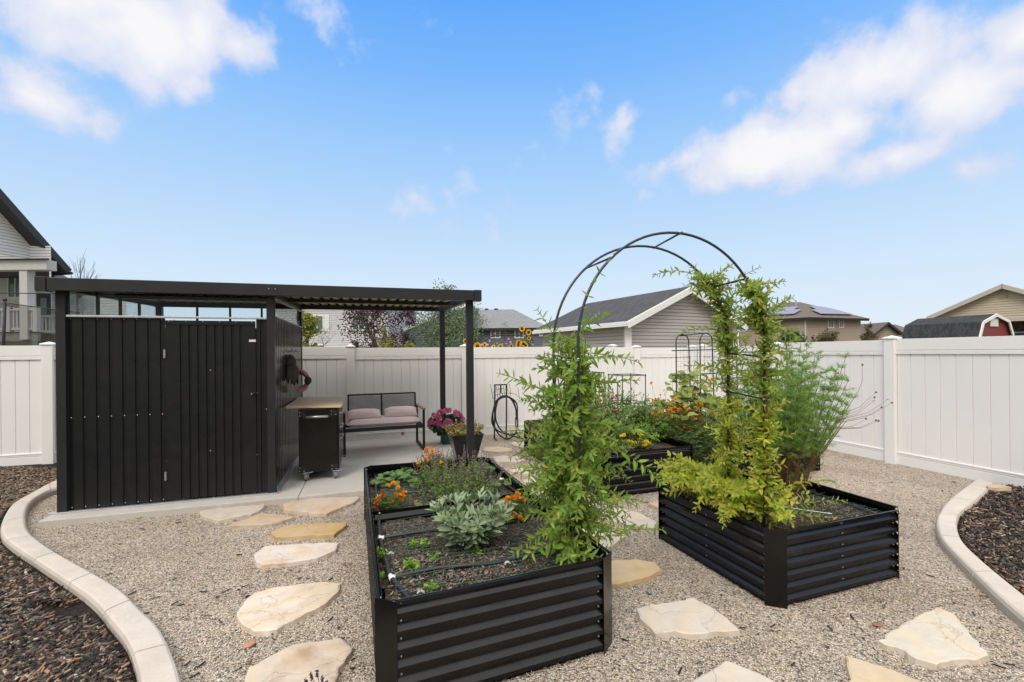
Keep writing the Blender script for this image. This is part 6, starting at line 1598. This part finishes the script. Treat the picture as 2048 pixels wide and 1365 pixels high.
fallen((590, 1027), .055, (.40, .38, .08), 'small yellow leaf at the edge of the rust flagstone', ang=1.)
fallen((486, 1300), .075, (.58, .30, .20), 'pinkish brown curled leaf on the gravel beside the stained flagstone', ang=.8)
fallen((363, 1053), .04, (.50, .32, .12), 'tiny tan leaf on the gravel near the shed base', ang=.2)
fallen((1768, 1254), .06, (.36, .19, .12), 'reddish brown leaf by the triangular flagstone', ang=2.6)
fallen((1408, 1082), .06, (.3, .15, .08), 'dark tan leaf at the foot of the right bed', ang=2.6) if False else None
p = ony(803, 871, 7.9); A = Acc(); A.add(place('oval', p[None], np.array([[.6, -.1, .8]]), np.array([[0, -1., .2]]), .07, .06)); tag(A.build('fallen_leaf', DRY, None), 'brown leaf resting against the fence under the bench', 'leaf')
# lavender poking in at the bottom edge
LAV = leafmat('lavender_bud', [(.12, .10, .22), (.20, .17, .32), (.16, .15, .20)], .7, .2)
p0 = onz(640, 1420, .02); root = plant('lavender_plant', p0, 'lavender tips at the bottom edge before the stained flagstone', 'herb'); S = MB(); A = Acc()
for px, py in [(622, 1350), (634, 1344), (645, 1356), (612, 1362), (652, 1366)]:
    q = ony(px, py, p0[1] - .02); S.tube([p0, (p0 + q) / 2 + (.005, 0, .02), q], .0013, 4, cap=False)
    n = 34; w_ = rng.uniform(0, 1, n); d = unit((q - p0)[None])
    A.add(place('oval', q + d * (w_ * .035 - .03)[:, None], rdir(n) + d * 1.2, rdir(n), .011, .006))
A.build('flower_spikes', LAV, root); S.build('stem', 'stem', root)

# --- middle bed: tomato, bush, and behind: squash
TOM = leafmat('tomato_leaf', [(.10, .19, .04), (.15, .25, .06), (.20, .30, .08), (.24, .32, .10)], .55, .3, .3)
def bush(name, loc, r, h, n, label, cat, mat, kind='oval', L0=.05, W0=.02, gap=.03, grav=-1.2, zl=None, up=.8):
    loc = np.array(loc, float); root = plant(name, loc, label, cat); A = Acc(); S = MB()
    for k in range(n):
        a = rng.uniform(0, 6.28); q = rng.uniform(0, 1) ** .5
        p = loc + np.array([math.cos(a) * q * r[0], math.sin(a) * q * r[1], h * rng.uniform(.0, .75) * (1 - .45 * q)])
        P = path(p, (math.cos(a) * q + rng.normal(0, .3), math.sin(a) * q + rng.normal(0, .3), up), h * rng.uniform(.2, .42) + .04, 6, grav, .4)
        S.tube(P, .0018, 4, cap=False); shoot_leaves(A, P, gap, L0, W0, kind)
    A.build('foliage', mat, root); S.build('stem', 'stem', root, True); return root
t1 = bush('tomato_plant', (2.92, 5.05, .40), (.48, .5), .72, 300, 'sprawling tomato plant with red fruit among the green cages', 'tomato plant', TOM, 'oval', .045, .02, .026)
b = None
red = plain('tomato_red', (.32, .022, .012), .3, .5); gro = plain('tomato_unripe', (.42, .40, .20), .35, .5)
for i, (x, y) in enumerate([(1206, 791), (1218, 792), (1233, 791), (1225, 796), (1240, 789), (1203, 819), (1215, 815), (1188, 815), (1230, 822), (1238, 820), (1237, 808), (1228, 806), (1212, 822), (1200, 800), (1244, 835), (1240, 846), (1232, 843), (1082, 842), (1076, 848), (1070, 866), (1064, 860), (1090, 858)]):
    q = ony(x, y, 4.75 if x > 1150 else 5.9); m = MB(); m.ball(q, .017 if i % 4 else .023, 0, 6); m.build('tomato', gro if i in (4, 14, 15, 16) else red, t1, True)
bush('pepper_plant', (3.28, 4.85, .40), (.17, .20), .40, 150, 'bright green leafy pepper bush in the front right of the middle bed', 'pepper plant', leafmat('pepper_leaf', [(.15, .29, .03), (.20, .36, .045), (.26, .42, .06)], .45, .3, .4), 'lance', .05, .017, .022)
bush('low_herb', (2.62, 4.5, .40), (.24, .26), .2, 60, 'low green herb spilling over the left front of the middle bed', 'herb', leafmat('herb_leaf', [(.09, .16, .03), (.13, .21, .05), (.17, .24, .06)], .5, .3), 'oval', .04, .018, .024)
bush('low_herb', (2.45, 6.0, .40), (.18, .35), .18, 40, 'grey green low herb in the far left end of the middle bed', 'herb', TOM, 'oval', .04, .015, .024)
SQ = leafmat('squash_leaf', [(.20, .28, .05), (.27, .34, .07), (.33, .38, .09), (.24, .31, .10), (.38, .40, .13)], .6, .35, .25)
def squash():
    root = plant('squash_plant', (4.3, 5.0, .40), 'large leaved yellow green squash vine climbing behind the marigolds', 'squash plant'); A = Acc(); S = MB()
    for k in range(330):
        x = rng.normal(3.92, .34); top_ = .55 + .62 * math.exp(-((x - 4.05) / .36) ** 2); z = rng.uniform(.45, top_ + .06); y = 5.0 + rng.normal(0, .16)
        p = np.array([x, y, z]); S.tube([p + (rng.normal(0, .05), rng.normal(0, .05), -.12), p], .002, 4, cap=False)
        s_ = rng.uniform(.08, .16)
        A.add(place('lobed', p[None], np.array([[rng.normal(0, .6), -.6 + rng.normal(0, .4), rng.normal(-.1, .3)]]), np.array([[rng.normal(0, .3), -.5, 1.]]), s_, s_))
    A.build('foliage', SQ, root); S.build('stem', 'stem', root)
squash()
bush('green_filler_plant', (4.75, 4.7, .40), (.45, .35), .5, 120, 'mixed green growth in the farthest bed behind the yellowing vine', 'plant', leafmat('filler_leaf', [(.14, .21, .04), (.19, .27, .05), (.24, .30, .07)], .55, .3), 'lance', .05, .014, .026)

# --- pots on the patio
root = plant('potted_plant', (1.18, 7.17, SZ), 'pink flowering geranium in a small green pot at the patio corner', 'potted plant')
b = MB(); b.lathe((1.18, 7.17, SZ), [(.001, 0), (.078, 0), (.088, .13), (.095, .13), (.097, .155), (.088, .155), (.08, .14), (.001, .135)], 24); b.build('pot', plain('teal_pot', (.03, .11, .10), .4), root, True)
A = Acc(); n = 420; d = rdir(n, -.1); d[:, 2] *= .75; q = rng.uniform(.35, 1., n) ** .5
pos = np.array([1.19, 7.17, .36]) + d * q[:, None] * np.array([.25, .22, .20]); pos[:, 2] = np.maximum(pos[:, 2], .17)
A.add(place('berry', pos, d + rng.normal(0, .4, (n, 3)), rdir(n, 1.), .055, .05)); A.build('foliage', leafmat('geranium_leaf', [(.03, .075, .03), (.045, .11, .04), (.06, .13, .05)], .5, .2), root)
PK = leafmat('geranium_pink', [(.62, .11, .28), (.74, .20, .40), (.52, .07, .22), (.82, .42, .56), (.68, .14, .34)], .6, .2, .2)
A = Acc(); n = 90; ph = np.arccos(1 - rng.uniform(0, 1.3, n)); th = rng.uniform(0, 6.28, n); d = np.stack([np.sin(ph) * np.cos(th), np.sin(ph) * np.sin(th), np.cos(ph)], 1)
A.add(place('petal', d * .030, d + rng.normal(0, .5, (n, 3)), rdir(n), .022, .018)); o = A.build('bloom', PK, None); blm = o.data; bpy.data.objects.remove(o)
k = 0
for i in range(400):
    d = rdir(1)[0]
    if d[2] < -.35 or d[1] > .35: continue
    p = np.array([1.19, 7.17, .375]) + d * np.array([.265, .23, .215])
    flower(blm, p, root, rng.uniform(.75, 1.05), .6, 'bloom'); k += 1
    if k >= 46: break
root = plant('potted_plant', (1.24, 5.98, SZ), 'tall tapered black pot of yellowing coleus behind the patio post', 'potted plant')
b = MB(); cx, cy = 1.235, 5.98
prof = [(.125, 0), (.205, .36), (.215, .36), (.215, .375), (.19, .375), (.185, .34), (.001, .335)]
V = [(cx + r * i, cy + r * j, SZ + z) for r, z in prof for i, j in ((-1, -1), (1, -1), (1, 1), (-1, 1))]
b.add(V, [(k * 4 + j, k * 4 + (j + 1) % 4, (k + 1) * 4 + (j + 1) % 4, (k + 1) * 4 + j) for k in range(len(prof) - 1) for j in range(4)] + [(3, 2, 1, 0)]); b.build('pot', 'black', root, bevel=.004)
A = Acc(); S = MB()
for k in range(110):
    a = rng.uniform(0, 6.28); q = rng.uniform(0, 1) ** .6; P = path((cx + .16 * q * math.cos(a), cy + .16 * q * math.sin(a), SZ + .34), (math.cos(a) * q, math.sin(a) * q, 1.), rng.uniform(.07, .22), 6, -2.8 if q > .6 else -1, .4)
    S.tube(P, .002, 4, cap=False); shoot_leaves(A, P, .024, .042, .026, 'oval')
A.build('foliage', leafmat('coleus_leaf', [(.38, .34, .08), (.46, .42, .14), (.30, .32, .07), (.42, .26, .10), (.30, .14, .07), (.50, .46, .20)], .6, .3), root); S.build('stem', 'brown', root)
# weed tips at the left fence
root = plant('young_shrub', (-4.7, 6.9, .03), 'small green shrub tip at the left edge by the fence', 'shrub'); A = Acc()
for q in ((-5.0, 7.0, .22), (-5.0, 7.0, .40)):
    P = path(q, (1, -.1, .1), .36, 8, -.4, .2); shoot_leaves(A, P, .035, .06, .022)
A.build('foliage', GREEN_VINE, root)
# --- rock in the right mulch
b = MB(); p = onz(1998, 984, .03); n = 10; V = []
for i in range(7):
    for j in range(n):
        a = 6.28 * j / n; e = i / 6 * math.pi; r = 1 + rng.normal(0, .09)
        V.append((p[0] + .12 * r * math.sin(e) * math.cos(a), p[1] + .055 * r * math.sin(e) * math.sin(a) - .03 * math.cos(a), .055 - .05 * math.cos(e) * r))
b.add(V, [(i * n + j, i * n + (j + 1) % n, (i + 1) * n + (j + 1) % n, (i + 1) * n + j) for i in range(6) for j in range(n)])
tag(b.build('rock', 'stone_tan'), 'tan rock on the mulch beside the right kerb', 'rock')

# --- sunflowers and pink cosmos in the neighbour's garden
SUNY = leafmat('sunflower_petal', [(.85, .52, .02), (.92, .62, .03), (.80, .42, .02)], .6, .3); DISC = plain('sunflower_disc', (.055, .03, .015), .9, .1)
A = Acc(); n = 34; an = np.linspace(0, 12.5, n); d = np.stack([np.cos(an), np.zeros(n), np.sin(an)], 1)
A.add(place('petal', d * .022 + (0, -.004, 0), d + rng.normal(0, .12, (n, 3)) + (0, -.25, 0), np.tile([0, -1., 0], (n, 1)), .048, .022)); o = A.build('sunflower_rays', SUNY, None); rays = o.data; bpy.data.objects.remove(o)
b = MB(); b.ball((0, -.008, 0), .032, 0, 6, 1.); o = b.build('disc', DISC, None, True); disc = o.data; bpy.data.objects.remove(o)
SUNLEAF = leafmat('sunflower_leaf', [(.14, .22, .05), (.18, .27, .07), (.12, .19, .06)], .6, .3)
for i, (x, y, s_, lab) in enumerate([(955, 693, 1.1, 'yellow sunflower drooping over the fence just right of the patio post'), (968, 702, .9, 'sunflower hanging lowest over the fence top'), (969, 690, .7, 'brownish sunflower half closed above the lowest one'), (1001, 694, .8, 'sunflower leaning over the fence, bent sideways'), (1022, 693, .8, 'small sunflower in the middle of the fence top row'), (987, 694, .6, 'tiny sunflower bud in the fence top row'), (1038, 686, .9, 'sunflower at upper left of the cluster of five'), (1046, 688, .9, 'sunflower at upper right of the cluster of five'), (1037, 691, .9, 'sunflower at lower left of the cluster of five'), (1051, 691, .8, 'half faded sunflower at the right of the cluster of five'), (1046, 697, .9, 'dark centred sunflower at the bottom of the cluster of five'), (1044, 658, .9, 'tall sunflower seen from behind against the grey house'), (1057, 665, .9, 'bright sunflower high above the cluster of five'), (1058, 677, .6, 'side facing sunflower above the cluster of five'), (931, 683, .8, 'orange sunflower peeking out left of the patio post')]):
    q = ony(x, y, 8.16 if y > 685 else 8.4); root = plant('sunflower', (q[0], q[1] + .15, 0), lab, 'sunflower', 'sunflowers behind the back fence')
    S = MB(); S.tube([(q[0] + .05, q[1] + .22, 0), (q[0] + .05, q[1] + .22, q[2] - .12), (q[0] + .02, q[1] + .12, q[2] + .05), (q[0], q[1] + .02, q[2])], .006, 5); S.build('stem', 'stem', root, True)
    for me, nm in ((rays, 'petals'), (disc, 'disc')):
        o = bpy.data.objects.new(nm, me); col.objects.link(o); o.parent = root; o.location = Vector(tuple(q)) - Vector(root.location); o.rotation_euler = (rng.normal(-.1, .25), 0, rng.normal(-.3, .4)); o.scale = (s_,) * 3
    A = Acc(); n = 7; pos = np.stack([np.full(n, q[0] + .05), np.full(n, q[1] + .2), q[2] - rng.uniform(.1, .9, n)], 1); A.add(place('lobed', pos, rdir(n), rdir(n, 2.), .13, .11)); A.build('foliage', SUNLEAF, root)
pk = plain('cosmos_pink', (.58, .16, .42), .6, .3)
A = Acc(); n = 8; an = np.linspace(0, 6.28, n, endpoint=False); d = np.stack([np.cos(an), -.2 * np.ones(n), np.sin(an)], 1); A.add(place('petal', d * 0, d, np.tile([0, -1., 0], (n, 1)), .036, .026)); o = A.build('cosmos_petals', pk, None); cp = o.data; bpy.data.objects.remove(o)
root = plant('cosmos_plant', (2.4, 8.6, 0), 'pink flowering cosmos between the sunflowers behind the fence', 'flowering plant'); S = MB(); A = Acc()
for x, y in [(989, 668), (987, 676), (979, 682), (994, 687), (1005, 689), (1019, 681), (1021, 685), (1017, 678), (1018, 692), (1024, 694), (975, 690), (963, 690), (1066, 690), (1012, 688), (1058, 686), (1049, 672)]:
    q = ony(x, y, 8.55); S.tube([(2.4, 8.75, 0), (q[0] + .1, 8.7, .5), (q[0] + .03, 8.6, q[2] - .2), q], .002, 4, cap=False); o = flower(cp, q, root, rng.uniform(.5, .75), .3); o.rotation_euler = (rng.normal(-.5, .4), 0, rng.normal(0, .5))
    n = 26; A.add(place('hair', np.array([q[0] + .04, 8.62, q[2] - .12]) + rng.normal(0, .06, (n, 3)), rdir(n), rdir(n), .05, .004))
S.build('stem', 'stem', root); A.build('foliage', COSMOS, root, False)
bush('green_filler_plant', (3.1, 8.5, .9), (.45, .2), .75, 45, 'leafy green growth behind the fence beside the sunflowers', 'plant', SUNLEAF, 'oval', .11, .07, .07)
b = MB(); b.tube(crom([ony(x, y, 8.7) for x, y in [(960, 690), (966, 683), (976, 676), (990, 671.5), (1010, 671), (1030, 671), (1046, 672), (1056, 675), (1066, 681)]], 5), .012, 6)
b.tube([ony(960, 690, 8.7), ony(958, 760, 8.7)], .012, 6); b.tube([ony(1066, 681, 8.7), ony(1068, 760, 8.7)], .012, 6); tag(b.build('garden_arch', 'tube', None, True), 'low black hoop arch behind the fence among sunflowers', 'arch')
